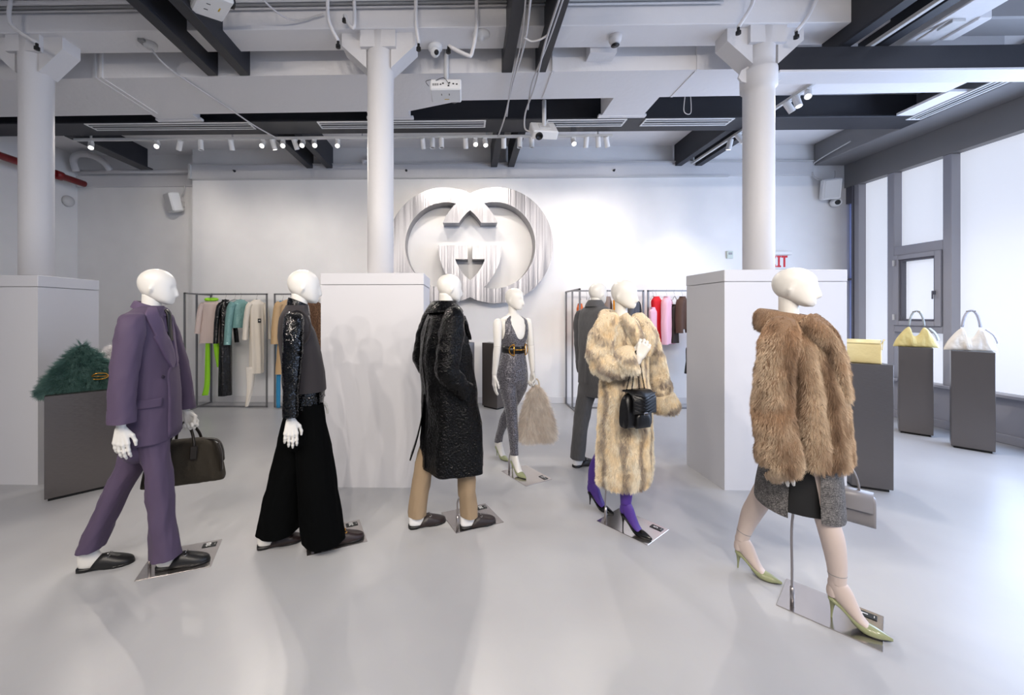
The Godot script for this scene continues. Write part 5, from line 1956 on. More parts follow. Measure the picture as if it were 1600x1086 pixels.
	mule(o, Transform3D(Basis(), Vector3(-0.08, 0.005, 0.085)), lea, M.black, M.silver, M.skin)
	# hands
	put("hand", hand_mesh(false, false), Transform3D(Basis(Vector3.UP, -0.15), Vector3(-0.268, 0.96, -0.02)), o)
	put("hand", hand_mesh(true, true), Transform3D(Basis(Vector3.RIGHT, -0.35), Vector3(0.272, 0.905, 0.15)), o)
	base_plate(o, -0.158, 0.0, "10", [Vector3(-0.03, 0.0, 0.035), Vector3(-0.03, 0.12, 0.035), Vector3(-0.03, 0.17, 0.04), Vector3(-0.06, 0.24, 0.09)])
	# the brown duffle bag in the far hand
	var at: Vector3 = o.transform * Vector3(0.315, 0.38, 0.13)
	var bag := thing("duffle_bag", "dark olive brown suede duffle bag held in the purple suit's far hand", "bag", at, atan2(0.36, 0.93))
	var suede := bump(mat(Color(0.19, 0.165, 0.12), 0.85), 0.02, 0.5, Vector3.ONE * 2.5)
	st = mb(true)
	soft_bag(st, [[-0.25, 0.1, 0.08, 0.05], [-0.245, 0.18, 0.17, 0.08], [-0.22, 0.27, 0.23, 0.11], [-0.17, 0.305, 0.25, 0.13], [-0.08, 0.31, 0.26, 0.14], [0.08, 0.31, 0.26, 0.14], [0.17, 0.3, 0.25, 0.13], [0.22, 0.26, 0.23, 0.11], [0.245, 0.17, 0.17, 0.08], [0.25, 0.1, 0.08, 0.05]], 4, 32, 0.2, 0.55)
	obj("body", st, suede, bag)
	var trim := mat(Color(0.1, 0.075, 0.055), 0.45)
	for s in [-1.0, 1.0]:
		st = mb(true)
		tube(st, curve([Vector3(-0.08, 0.22, s * 0.105), Vector3(-0.075, 0.31, s * 0.08), Vector3(-0.045, 0.39, s * 0.04), Vector3(0.0, 0.43, s * 0.02), Vector3(0.045, 0.39, s * 0.04), Vector3(0.075, 0.31, s * 0.08), Vector3(0.08, 0.22, s * 0.105)], 5), 0.01, 10)
		obj("handle", st, trim, bag)
		for x in [-0.08, 0.08]:
			st = mb()
			cbox(st, Vector3(x - 0.022, 0.16, s * 0.118 - 0.006), Vector3(x + 0.022, 0.25, s * 0.118 + 0.006), 0.004, Transform3D(Basis(Vector3.RIGHT, -s * 0.25), Vector3(0, 0.01, s * 0.045)))
			obj("handle_patch", st, trim, bag)
	st = mb(true)
	ribbon(st, curve([Vector3(-0.2, 0.285, 0), Vector3(-0.1, 0.304, 0), Vector3(0.1, 0.304, 0), Vector3(0.2, 0.282, 0), Vector3(0.235, 0.22, 0), Vector3(0.245, 0.13, 0)], 5), 0.035, 0.006, Vector3(0, 0, 1))
	obj("zip_strip", st, trim, bag)
	st = mb(true)
	ribbon(st, curve([Vector3(0.215, 0.272, 0.04), Vector3(0.24, 0.2, 0.06), Vector3(0.245, 0.1, 0.07), Vector3(0.242, 0.08, 0.07)], 5), 0.045, 0.008, Vector3(0, 0, 1))
	obj("side_strap", st, trim, bag)
	st = mb()
	cbox(st, Vector3(-0.15, 0.255, 0.09), Vector3(-0.115, 0.305, 0.1), 0.003, Transform3D(Basis(Vector3.RIGHT, -0.2), Vector3(0, 0.0, 0.04)))
	obj("red_tab", st, M.red, bag)


func black_vest() -> void:
	var o := figure(-1.07, 2.68, 0.9, 0.43, "white mannequin in a charcoal vest over a black sequin shirt with wide black trousers")
	head_and_neck(o, Vector3(0, 1.667, -0.052), 0.23, Vector3(0, 1.55, -0.09), 0.054)
	var vest := cloth(Color(0.175, 0.16, 0.17), 0.5, 0.85)
	var seq := sequin(Color(0.012, 0.016, 0.022), 0.0, 5.0, 0.14, 0.45)
	var st := mb(true)
	# sequin shirt: body, sleeves, standing collar
	robe(st, [[1.645, 0, -0.09, 0.085, 0.07], [1.6, 0, -0.1, 0.13, 0.08], [1.5, 0, -0.1, 0.17, 0.1], [1.2, 0, -0.055, 0.165, 0.115], [1.096, 0, -0.046, 0.17, 0.13], [0.963, 0, -0.05, 0.172, 0.124]], {w = 0.006})
	robe(st, [[1.605, -0.165, -0.115, 0.03, 0.035], [1.585, -0.2, -0.118, 0.055, 0.055], [1.507, -0.228, -0.123, 0.07, 0.064], [1.395, -0.235, -0.127, 0.072, 0.062], [1.255, -0.24, -0.134, 0.07, 0.056], [1.116, -0.243, -0.138, 0.066, 0.051], [0.956, -0.243, -0.138, 0.062, 0.047]], {n = 28, w = 0.01, cap_a = true})
	robe(st, [[1.605, 0.165, -0.1, 0.03, 0.035], [1.585, 0.2, -0.09, 0.055, 0.055], [1.5, 0.228, -0.07, 0.07, 0.064], [1.3, 0.24, -0.02, 0.07, 0.06], [1.1, 0.243, 0.03, 0.066, 0.052], [0.97, 0.243, 0.06, 0.062, 0.047]], {n = 28, w = 0.01, cap_a = true})
	var shirt := obj("sequin_shirt", st, seq, o)
	st = mb(true)
	robe(st, [[1.61, 0, -0.092, 0.078, 0.064], [1.67, 0, -0.088, 0.07, 0.06], [1.68, 0, -0.086, 0.074, 0.063], [1.667, 0, -0.086, 0.08, 0.068], [1.615, 0, -0.086, 0.09, 0.076]], {per = 4, tilt = 0.4})
	obj("collar", st, seq, shirt)
	# vest with a deep armhole
	st = mb(true)
	robe(st, [[1.652, 0, -0.095, 0.095, 0.07], [1.63, 0, -0.1, 0.135, 0.076], [1.6, 0, -0.108, 0.168, 0.085], [1.547, 0, -0.112, 0.186, 0.098], [1.464, 0, -0.096, 0.19, 0.119], [1.371, 0, -0.08, 0.186, 0.128], [1.265, 0, -0.063, 0.18, 0.135], [1.16, 0, -0.05, 0.18, 0.138], [1.075, 0, -0.045, 0.183, 0.138]], {e = 2.5, w = 0.005, n = 64})
	var v := obj("vest", st, vest, o)
	for s in [-1.0, 1.0]:
		st = mb(true)
		var loop := []
		for k in 25:
			var a := TAU * k / 24.0
			loop.append(Vector3(s * (0.196 - 0.03 * maxf(0.0, cos(a))), 1.5 + cos(a) * 0.118, -0.112 + (0.012 if s < 0 else 0.03) + sin(a) * 0.079))
		tube(st, loop, 0.007, 8)
		obj("armhole_binding", st, vest, v)
	# wide trousers
	var tr := cloth(Color(0.026, 0.03, 0.032), 0.3, 0.9)
	tr.rim_enabled = false
	tr.metallic_specular = 0.15
	st = mb(true)
	robe(st, [[1.02, 0, -0.04, 0.165, 0.112], [0.9, 0, -0.04, 0.18, 0.12], [0.76, 0, -0.05, 0.18, 0.13], [0.68, 0, -0.05, 0.12, 0.1]], {cap_b = true})
	robe(st, [[0.99, -0.08, -0.03, 0.1, 0.09], [0.75, -0.08, 0.003, 0.115, 0.102], [0.447, -0.08, 0.028, 0.13, 0.116], [0.117, -0.085, 0.063, 0.14, 0.13], [0.055, -0.085, 0.07, 0.14, 0.13]], {crease = 0.12, w = 0.012, fq = 6.0})
	robe(st, [[0.95, 0.08, -0.08, 0.1, 0.085], [0.83, 0.08, -0.101, 0.1, 0.085], [0.583, 0.08, -0.133, 0.115, 0.098], [0.428, 0.08, -0.165, 0.125, 0.108], [0.22, 0.08, -0.195, 0.135, 0.12], [0.1, 0.08, -0.215, 0.14, 0.126]], {crease = 0.12, w = 0.012, fq = 6.0, seed = 3.0})
	obj("trousers", st, tr, o)
	var lea := bump(mat(Color(0.15, 0.1, 0.1), 0.38), 0.06, 0.2, Vector3.ONE * 5.0)
	mule(o, foot_at(0.08, -0.34), lea, M.black, M.gold, M.skin)
	mule(o, Transform3D(Basis(), Vector3(-0.08, 0.005, 0.055)), lea, M.black, M.gold, M.skin)
	put("hand", hand_mesh(false, false), Transform3D(Basis(Vector3.UP, 0.05), Vector3(-0.243, 0.945, -0.138)), o)
	put("hand", hand_mesh(false, true), Transform3D(Basis(), Vector3(0.243, 0.96, 0.065)), o)
	base_plate(o, -0.148, -0.04, "20", [Vector3(-0.08, 0.0, 0.0), Vector3(-0.08, 0.1, 0.0), Vector3(-0.08, 0.3, 0.02)])


func trench_coat() -> void:
	var o := figure(-0.09, 2.93, 0.92, 0.4, "white mannequin in a long glossy black trench coat with tan trousers, seen from behind")
	head_and_neck(o, Vector3(0, 1.683, -0.035), 0.21, Vector3(0, 1.54, -0.07), 0.054)
	var vinyl := mat(Color(0.01, 0.01, 0.012), 0.2, 0.0, 0.3)
	bump(vinyl, 0.03, 1.6, Vector3.ONE * 2.6, 4)
	var st := mb(true)
	var fold := func(a: float, t: float) -> float: return 1.0 + 0.05 * smoothstep(0.25, 0.9, t) * sin(a * 5.0 + 0.7) + 0.02 * sin(a * 9.0 + t * 4.0)
	var rg := robe(st, [[1.64, 0, -0.085, 0.09, 0.085], [1.614, 0, -0.07, 0.14, 0.1], [1.57, 0, -0.077, 0.185, 0.12], [1.5, 0, -0.078, 0.205, 0.142], [1.4, 0, -0.073, 0.21, 0.168], [1.25, 0, -0.06, 0.21, 0.188], [1.1, 0, -0.042, 0.215, 0.195], [0.95, 0, -0.028, 0.225, 0.2], [0.8, 0, -0.014, 0.235, 0.21], [0.62, 0, -0.01, 0.245, 0.224], [0.455, 0, -0.012, 0.255, 0.226]], {e = 2.3, w = 0.012, fq = 7.0, n = 84, fold = fold})
	# near sleeve, elbow bent, hand in the pocket; far sleeve likewise
	limb(st, [Vector3(-0.15, 1.6, -0.08), Vector3(-0.205, 1.575, -0.085), Vector3(-0.245, 1.48, -0.11), Vector3(-0.268, 1.34, -0.14), Vector3(-0.285, 1.22, -0.16), Vector3(-0.28, 1.145, -0.11), Vector3(-0.268, 1.08, -0.05), Vector3(-0.262, 1.055, -0.02)], [[0.05, 0.05], [0.075, 0.07], [0.08, 0.085], [0.08, 0.088], [0.08, 0.085], [0.075, 0.075], [0.068, 0.07], [0.066, 0.07]], {w = 0.014, fq = 8.0, n = 36, cap_a = true, cap_b = true})
	limb(st, [Vector3(0.15, 1.6, -0.09), Vector3(0.205, 1.57, -0.11), Vector3(0.245, 1.46, -0.13), Vector3(0.27, 1.32, -0.155), Vector3(0.285, 1.22, -0.16), Vector3(0.28, 1.14, -0.11), Vector3(0.262, 1.06, -0.02)], [[0.05, 0.05], [0.07, 0.068], [0.075, 0.075], [0.075, 0.078], [0.075, 0.075], [0.07, 0.07], [0.062, 0.062]], {w = 0.014, fq = 8.0, n = 36, cap_a = true, cap_b = true, seed = 5.0})
	# tail of the back vent kicked out behind the far leg
	st.set_smooth_group(0)
	var tail := []
	for k in 9:
		var t := k / 8.0
		tail.append(Vector3(0.1 + 0.06 * t, lerpf(1.0, 0.5, t), lerpf(-0.2, -0.29, t * t)))
	ribbon(st, tail, 0.16, 0.01, Vector3(1, 0, 0.35))
	var coat := obj("trench_coat", st, vinyl, o)
	st = mb(true)
	robe(st, [[1.6, 0, -0.07, 0.085, 0.075], [1.675, 0, -0.072, 0.075, 0.072], [1.69, 0, -0.076, 0.08, 0.08], [1.665, 0, -0.08, 0.11, 0.105], [1.615, 0, -0.08, 0.155, 0.135], [1.6, 0, -0.08, 0.15, 0.13]], {per = 5, w = 0.008, n = 60})
	obj("collar", st, vinyl, coat)
	patch("back_seam", rg, [[1.56, -181, -177], [1.2, -181, -177], [0.9, -181.5, -176.5], [0.47, -182, -176]], 0.004, vinyl, coat, 4)
	patch("lapel", rg, [[1.58, -50, -18], [1.53, -46, -12], [1.49, -40, -8], [1.4, -24, -4]], 0.022, vinyl, coat)
	patch("pocket_welt", rg, [[1.06, -92, -72], [1.0, -86, -66], [0.93, -80, -60]], 0.008, vinyl, coat)
	st = mb(true)
	robe(st, [[1.6, 0, -0.06, 0.08, 0.07], [1.675, 0, -0.062, 0.064, 0.064], [1.683, 0, -0.062, 0.067, 0.067], [1.65, 0, -0.062, 0.072, 0.07]], {per = 4})
	obj("shirt_collar", st, cloth(Color(0.8, 0.7, 0.52), 0.3), o)
	# tan trousers
	var tan := cloth(Color(0.58, 0.5, 0.4), 0.3, 0.85)
	st = mb(true)
	robe(st, [[0.95, 0, -0.03, 0.16, 0.11], [0.8, 0, -0.03, 0.17, 0.12], [0.7, 0, -0.03, 0.12, 0.09]], {cap_b = true})
	robe(st, [[0.85, 0.09, -0.06, 0.09, 0.095], [0.676, 0.09, -0.11, 0.09, 0.088], [0.5, 0.09, -0.18, 0.085, 0.082], [0.4, 0.09, -0.214, 0.082, 0.07], [0.25, 0.09, -0.24, 0.078, 0.066], [0.085, 0.09, -0.262, 0.077, 0.064]], {crease = 0.08, w = 0.01, fq = 8.0})
	robe(st, [[0.85, -0.09, 0.02, 0.09, 0.09], [0.649, -0.09, 0.048, 0.09, 0.074], [0.458, -0.09, 0.06, 0.085, 0.062], [0.243, -0.09, 0.073, 0.08, 0.06], [0.1, -0.09, 0.088, 0.078, 0.06]], {crease = 0.08, w = 0.01, fq = 8.0, seed = 2.0})
	obj("trousers", st, tan, o)
	var lea := bump(mat(Color(0.14, 0.1, 0.1), 0.4), 0.06, 0.2, Vector3.ONE * 5.0)
	mule(o, foot_at(0.08, -0.325), lea, M.black, M.silver, M.white)
	mule(o, Transform3D(Basis(), Vector3(-0.08, 0.005, 0.022)), lea, M.black, M.silver, M.white)
	base_plate(o, -0.12, -0.03, "30", [Vector3(-0.085, 0.0, -0.005), Vector3(-0.085, 0.15, -0.005), Vector3(-0.085, 0.22, 0.0), Vector3(-0.085, 0.27, 0.05)])


func at_y(rows: Array, y: float) -> Array:
	for i in rows.size() - 1:
		if y <= rows[i][0] and y >= rows[i + 1][0]:
			var t: float = (rows[i][0] - y) / (rows[i][0] - rows[i + 1][0])
			return cr(rows[maxi(i - 1, 0)], rows[i], rows[i + 1], rows[mini(i + 2, rows.size() - 1)], t)
	return rows[0] if y > rows[0][0] else rows[-1]


func jumpsuit() -> void:
	var o := figure(0.49, 4.0, 0.5, -0.86, "white female mannequin in a grey sparkling jumpsuit with a gold bit belt and green heels")
	head_and_neck(o, Vector3(0, 1.63, 0.02), 0.226, Vector3(0, 1.53, 0.0), 0.044, 0.35, 0.95)
	var torso := [[1.6, 0, -0.005, 0.046, 0.046], [1.575, 0, -0.005, 0.075, 0.055], [1.555, 0, 0.0, 0.125, 0.064], [1.53, 0, 0.004, 0.16, 0.074], [1.48, 0, 0.01, 0.165, 0.086], [1.42, 0, 0.016, 0.155, 0.1], [1.36, 0, 0.014, 0.148, 0.106], [1.29, 0, 0.008, 0.13, 0.098], [1.226, 0, 0.006, 0.117, 0.092], [1.132, 0, 0.0, 0.135, 0.104], [1.031, 0, -0.012, 0.16, 0.12], [0.96, 0, -0.016, 0.165, 0.124]]
	var st := mb(true)
	robe(st, torso, {e = 2.1, n = 56, cap_a = true, cap_b = true})
	obj("torso", st, M.skin, o)
	for s in [-1.0, 1.0]:
		var el := Vector3(s * 0.212, 1.26, 0.02)
		var wr := Vector3(s * 0.228, 0.985, -0.01 if s < 0 else 0.035)
		st = mb(true)
		limb(st, [Vector3(s * 0.165, 1.515, 0.0), Vector3(s * 0.19, 1.5, 0.0), Vector3(s * 0.2, 1.44, 0.004), Vector3(s * 0.205, 1.35, 0.012), el], [[0.03, 0.03], [0.046, 0.044], [0.045, 0.045], [0.04, 0.042], [0.037, 0.038]], {cap_a = true, cap_b = true})
		obj("upper_arm", st, M.skin, o)
		st = mb(true)
		limb(st, [el + Vector3(0, 0.008, 0), el.lerp(wr, 0.25), el.lerp(wr, 0.7), wr], [[0.036, 0.037], [0.037, 0.037], [0.029, 0.029], [0.024, 0.024]], {cap_a = true, cap_b = true})
		obj("forearm", st, M.skin, o)
		put("hand", hand_mesh(s > 0, s > 0), Transform3D(Basis(Vector3.UP, s * 0.2), wr + Vector3(0, -0.012, 0)), o)
	# bodice: a shell over the torso with a deep scooped neck and armholes
	var suit := sequin(Color.WHITE, 0.35, 3.0, 0.4)
	tint(suit, 0.045, Color(0.04, 0.04, 0.05), Color(0.66, 0.65, 0.69), Vector3.ONE * 3.0, 3)
	suit.rim_enabled = true
	suit.rim = 0.6
	var top := func(a: float) -> float:
		var d := absf(angle_difference(a, 0.0))
		var b := PI - d
		if d < 0.62:
			return 1.335 + 0.235 * pow(d / 0.62, 2.6)
		if d < 0.95:
			return 1.57
		if b < 0.95:
			return 1.5 if b > 0.75 else 1.44
		return 1.335 + 0.2 * pow(absf(d - 1.6) / 0.65, 2.4)
	st = mb(true)
	var n := 72
	var grid := []
	for k in 25:
		var ring := PackedVector3Array()
		for j in n:
			var a := TAU * j / n
			var y: float = lerpf(0.965, minf(top.call(a), 1.572), k / 24.0)
			var r := at_y(torso, y)
			var ex := 2.0 / 2.1
			ring.append(Vector3(r[1] + signf(sin(a)) * pow(absf(sin(a)), ex) * (r[3] + 0.005), y, r[2] + signf(cos(a)) * pow(absf(cos(a)), ex) * (r[4] + 0.005)))
		grid.append(ring)
	loft(st, grid, false, false)
	robe(st, [[0.99, 0, -0.014, 0.168, 0.128], [0.93, 0, -0.018, 0.172, 0.13], [0.88, 0, -0.018, 0.165, 0.12], [0.83, 0, -0.015, 0.12, 0.085], [0.8, 0, -0.015, 0.05, 0.05]], {cap_b = true})
	robe(st, [[0.95, -0.07, -0.012, 0.095, 0.11], [0.841, -0.075, 0.0, 0.085, 0.092], [0.72, -0.068, 0.03, 0.072, 0.078], [0.592, -0.062, 0.05, 0.058, 0.06], [0.5, -0.06, 0.06, 0.053, 0.056], [0.4, -0.06, 0.075, 0.05, 0.053], [0.262, -0.06, 0.09, 0.042, 0.042], [0.185, -0.06, 0.096, 0.042, 0.042]], {w = 0.004, cap_a = true})
	robe(st, [[0.95, 0.07, -0.015, 0.095, 0.11], [0.832, 0.075, -0.01, 0.085, 0.09], [0.674, 0.07, -0.085, 0.07, 0.072], [0.55, 0.066, -0.16, 0.056, 0.06], [0.48, 0.062, -0.215, 0.053, 0.056], [0.38, 0.06, -0.26, 0.05, 0.053], [0.27, 0.06, -0.318, 0.043, 0.043], [0.16, 0.06, -0.352, 0.042, 0.042]], {w = 0.004, cap_a = true})
	var js := obj("jumpsuit", st, suit, o)
	# belt with a gold horsebit
	st = mb(true)
	var ring := []
	for k in 37:
		var a := TAU * k / 36.0
		ring.append(Vector3(sin(a) * 0.128, 1.235 - 0.008 * cos(a), 0.006 + cos(a) * 0.104))
	ribbon(st, ring, 0.07, 0.006, Vector3(0, 1, 0))
	var belt := obj("belt", st, M.black, js)
	st = mb(true)
	for s in [-1.0, 1.0]:
		var x: float = s * 0.07
		var z := func(px: float) -> float: return 0.122 - px * px * 3.2
		tube(st, [Vector3(x, 1.175, z.call(x)), Vector3(x, 1.285, z.call(x))], 0.006, 8)
		var arc := []
		for k in 11:
			var a := lerpf(-PI / 2, PI / 2, k / 10.0)
			var px: float = x + s * cos(a) * 0.045
			arc.append(Vector3(px, 1.23 + sin(a) * 0.055, z.call(px) + 0.004))
		tube(st, arc, 0.005, 8)
	tube(st, [Vector3(-0.07, 1.23, 0.11), Vector3(-0.02, 1.23, 0.124), Vector3(0, 1.23, 0.127), Vector3(0.02, 1.23, 0.124), Vector3(0.07, 1.23, 0.11)], [0.004, 0.006, 0.009, 0.006, 0.004], 10)
	obj("horsebit", st, M.gold, belt)
	var green := mat(Color(0.6, 0.625, 0.475), 0.16)
	pump(o, foot_at(0.06, -0.385), green, M.black, M.skin)
	pump(o, Transform3D(Basis(), Vector3(-0.06, 0.005, 0.06)), green, M.black, M.skin)
	base_plate(o, -0.15, 0.0, "12", [Vector3(-0.075, 0.0, 0.03), Vector3(-0.075, 0.12, 0.03), Vector3(-0.07, 0.2, 0.05)])
	# long haired cream bag in her left hand
	var at: Vector3 = o.transform * Vector3(0.235, 0.0, 0.045)
	var bag := thing("shaggy_bag", "long haired cream wool bag hanging from the jumpsuit figure's hand", "handbag", Vector3(at.x + 0.03, 0.3, at.z), 0.15)
	st = mb(true)
	soft_bag(st, [[-0.15, 0.1, 0.08, 0.05], [-0.14, 0.22, 0.13, 0.06], [-0.1, 0.38, 0.15, 0.07], [-0.05, 0.52, 0.14, 0.06], [0.0, 0.55, 0.13, 0.06], [0.05, 0.5, 0.14, 0.06], [0.1, 0.36, 0.15, 0.07], [0.15, 0.2, 0.13, 0.06], [0.165, 0.1, 0.08, 0.05]], 4, 20)
	var body := obj("body", st, mat(Color(0.8, 0.75, 0.68), 0.9), bag)
	fur("long_hair", bag, body.mesh.get_faces(), 6500, 0.085, tuft_mesh(6, 0.006, 0.0013, 0.006, hair_mat()), func(p: Vector3, nn: Vector3) -> Vector3: return nn * 0.5 + Vector3(p.x * 1.5, -0.85, 0), func(p: Vector3, _n: Vector3) -> Color: return lin(0.84, 0.78, 0.72).lerp(lin(0.98, 0.95, 0.91), clampf(noise.get_noise_3dv(p * 16.0) * 0.8 + 0.6, 0.0, 1.0)), 0.35)
	st = mb(true)
	tube(st, curve([Vector3(-0.04, 0.5, 0), Vector3(-0.035, 0.58, 0), Vector3(-0.01, 0.61, 0), Vector3(0.02, 0.58, 0), Vector3(0.03, 0.5, 0)], 5), 0.008, 8)
	obj("handle", st, mat(Color(0.8, 0.74, 0.64), 0.6), bag)


func pale_fur() -> void:
	var o := figure(1.17, 3.0, 0.62, -0.78, "white mannequin in a long pale striped fur coat, purple tights and black heels")
	head_and_neck(o, Vector3(0, 1.633, 0.05), 0.216, Vector3(0, 1.5, 0.03), 0.045, 0.0, 0.97)
	var base := cloth(Color(0.84, 0.77, 0.65), 0.6)
	var st := mb(true)
	var fold := func(a: float, t: float) -> float: return 1.0 + 0.045 * smoothstep(0.1, 0.6, t) * cos(a * 9.0) + 0.03 * sin(a * 4.0 + t * 3.0) * t
	robe(st, [[1.57, 0, 0.03, 0.1, 0.09], [1.54, 0, 0.04, 0.15, 0.105], [1.48, 0, 0.048, 0.175, 0.118], [1.353, 0, 0.054, 0.19, 0.128], [1.159, 0, 0.051, 0.2, 0.14], [0.994, 0, 0.051, 0.205, 0.156], [0.771, 0, 0.051, 0.215, 0.168], [0.456, 0, 0.051, 0.23, 0.175], [0.36, 0, 0.048, 0.232, 0.168], [0.325, 0, 0.046, 0.215, 0.15]], {n = 72, fold = fold, w = 0.012, fq = 6.0})
	# near sleeve bent forward to hold the bag, with a turned cuff
	limb(st, [Vector3(-0.14, 1.55, 0.04), Vector3(-0.21, 1.53, 0.035), Vector3(-0.25, 1.42, 0.015), Vector3(-0.268, 1.3, 0.01), Vector3(-0.262, 1.225, 0.05), Vector3(-0.25, 1.225, 0.12), Vector3(-0.225, 1.265, 0.18)], [[0.05, 0.05], [0.068, 0.068], [0.075, 0.08], [0.078, 0.085], [0.074, 0.084], [0.07, 0.08], [0.07, 0.08]], {n = 32, w = 0.02, fq = 8.0, cap_a = true})
	limb(st, [Vector3(-0.228, 1.255, 0.165), Vector3(-0.222, 1.268, 0.185), Vector3(-0.205, 1.29, 0.235), Vector3(-0.2, 1.295, 0.25)], [[0.07, 0.08], [0.085, 0.098], [0.082, 0.092], [0.055, 0.065]], {n = 32, w = 0.01, cap_a = true, cap_b = true})
	# far sleeve swinging out, with a deep cuff
	limb(st, [Vector3(0.14, 1.55, 0.05), Vector3(0.2, 1.515, 0.07), Vector3(0.235, 1.4, 0.1), Vector3(0.255, 1.22, 0.14), Vector3(0.27, 1.05, 0.175), Vector3(0.28, 0.96, 0.195)], [[0.05, 0.05], [0.075, 0.075], [0.08, 0.085], [0.078, 0.085], [0.08, 0.085], [0.08, 0.085]], {n = 32, w = 0.015, cap_a = true})
	limb(st, [Vector3(0.279, 0.975, 0.19), Vector3(0.281, 0.955, 0.195), Vector3(0.288, 0.87, 0.22), Vector3(0.29, 0.855, 0.223)], [[0.08, 0.085], [0.095, 0.1], [0.098, 0.105], [0.06, 0.07]], {n = 32, w = 0.008, cap_a = true, cap_b = true})
	# big shawl collar, rolled over
	robe(st, [[1.5, 0, 0.04, 0.1, 0.09], [1.565, 0, 0.02, 0.085, 0.085], [1.585, 0, 0.012, 0.1, 0.095], [1.58, 0, 0.01, 0.13, 0.115], [1.545, 0, 0.02, 0.165, 0.135], [1.5, 0, 0.035, 0.175, 0.14]], {n = 56, per = 4, w = 0.012, tilt = 0.45})
	limb(st, [Vector3(-0.11, 1.58, 0.1), Vector3(-0.09, 1.5, 0.16), Vector3(-0.05, 1.4, 0.195), Vector3(-0.02, 1.3, 0.2)], [[0.05, 0.035], [0.06, 0.04], [0.05, 0.035], [0.025, 0.02]], {n = 20, cap_a = true, cap_b = true})
	limb(st, [Vector3(0.11, 1.58, 0.1), Vector3(0.1, 1.5, 0.17), Vector3(0.07, 1.42, 0.21), Vector3(0.03, 1.3, 0.2)], [[0.05, 0.035], [0.062, 0.042], [0.055, 0.04], [0.025, 0.02]], {n = 20, cap_a = true, cap_b = true})
	var coat := obj("fur_coat", st, base, o)
	var shade := func(p: Vector3, _n: Vector3) -> Color:
		var cream := lin(0.97, 0.94, 0.87)
		var gold := lin(0.95, 0.86, 0.7)
		var dark := lin(0.58, 0.52, 0.49)
		var wob := noise.get_noise_3d(p.x * 4.0, p.y * 3.0, p.z * 4.0) * 0.35
		var s: float
		if absf(p.x) > 0.215 and p.y > 0.84 or (p.x < -0.12 and p.y > 1.15 and p.z > 0.14):
			s = fposmod(p.y * 5.5 + p.z * 4.0 + wob * 1.6, 1.0)
		else:
			s = fposmod(atan2(p.x, p.z - 0.05) / TAU * 9.0 + 0.5 + wob, 1.0)
		var k := absf(s - 0.5) * 2.0
		var c: Color = cream.lerp(gold, clampf(noise.get_noise_3dv(p * 7.0) + 0.3, 0.0, 1.0))
		return c.lerp(dark, smoothstep(0.45, 0.85, k) * (0.75 + 0.4 * noise.get_noise_3dv(p * 12.0)))
	fur("fur", coat, coat.mesh.get_faces(), 32000, 0.03, tuft_mesh(7, 0.006, 0.0013, 0.0015, hair_mat(0.5)), func(p: Vector3, n: Vector3) -> Vector3: return n * 0.42 + Vector3(0, -0.95, 0) + Vector3(noise.get_noise_3dv(p * 9.0), 0, noise.get_noise_3dv(p * 9.0 + Vector3(5, 5, 5))) * 0.35, shade, 0.14)
	# purple legs and black pointed heels
	var tights := mat(Color(0.28, 0.16, 0.52), 0.5)
	st = mb(true)
	limb(st, [Vector3(0.07, 0.6, -0.08), Vector3(0.065, 0.42, -0.19), Vector3(0.06, 0.3, -0.245), Vector3(0.06, 0.19, -0.264)], [[0.06, 0.06], [0.052, 0.052], [0.045, 0.045], [0.034, 0.034]], {cap_a = true, cap_b = true})
	limb(st, [Vector3(-0.07, 0.6, 0.06), Vector3(-0.06, 0.42, 0.095), Vector3(-0.06, 0.3, 0.1), Vector3(-0.06, 0.19, 0.096)], [[0.06, 0.06], [0.052, 0.052], [0.046, 0.046], [0.036, 0.036]], {cap_a = true, cap_b = true})
	obj("tights", st, tights, o)
	var patent := mat(Color(0.015, 0.015, 0.018), 0.08)
	pump(o, foot_at(0.06, -0.29), patent, M.black, tights)
	pump(o, Transform3D(Basis(), Vector3(-0.06, 0.005, 0.07)), patent, M.black, tights)
	base_plate(o, -0.13, -0.1, "5", [Vector3(-0.08, 0.0, -0.055), Vector3(-0.08, 0.2, -0.055), Vector3(-0.08, 0.5, -0.03)])
	put("hand", hand_mesh(true, false), Transform3D(Basis(Vector3.UP, 0.5) * Basis(Vector3.RIGHT, deg_to_rad(-160)), Vector3(-0.19, 1.285, 0.262)), o)
	# small black quilted backpack on chain straps
	var at: Vector3 = o.transform * Vector3(-0.2, 0.82, 0.245)
	var bag := thing("chain_bag", "small black quilted backpack hanging on chains from the pale fur coat's hand", "handbag", at, o.rotation.y - 0.3)
	var quilt := bump(mat(Color(0.022, 0.022, 0.03), 0.35), 0.05, 0.3, Vector3.ONE * 4.0)
	st = mb(true)
	soft_bag(st, [[-0.105, 0.15, 0.07, 0.05], [-0.1, 0.2, 0.11, 0.06], [-0.06, 0.235, 0.13, 0.07], [0.0, 0.245, 0.135, 0.07], [0.06, 0.235, 0.13, 0.07], [0.1, 0.2, 0.11, 0.06], [0.105, 0.15, 0.07, 0.05]], 4, 28)
	obj("body", st, quilt, bag)
	var flap_rows := []
	for k in 9:
		var t := k / 8.0
		flap_rows.append(Vector3(0, 0.25 - maxf(0.0, t - 0.3) * 0.2, -0.02 + 0.1 * minf(1.0, t * 2.2)))
	st = mb(true)
	ribbon(st, flap_rows, 0.19, 0.012, Vector3(1, 0, 0))
	var flap := obj("flap", st, quilt, bag)
	for k in 6:   # chevron quilting, raised ribs
		st = mb(true)
		var yy := 0.225 - 0.022 * k
		tube(st, [Vector3(-0.09, yy + 0.02, 0.083), Vector3(0, yy - 0.012, 0.089), Vector3(0.09, yy + 0.02, 0.083)], 0.0035, 6)
		obj("quilt_rib", st, quilt, flap)
	st = mb()
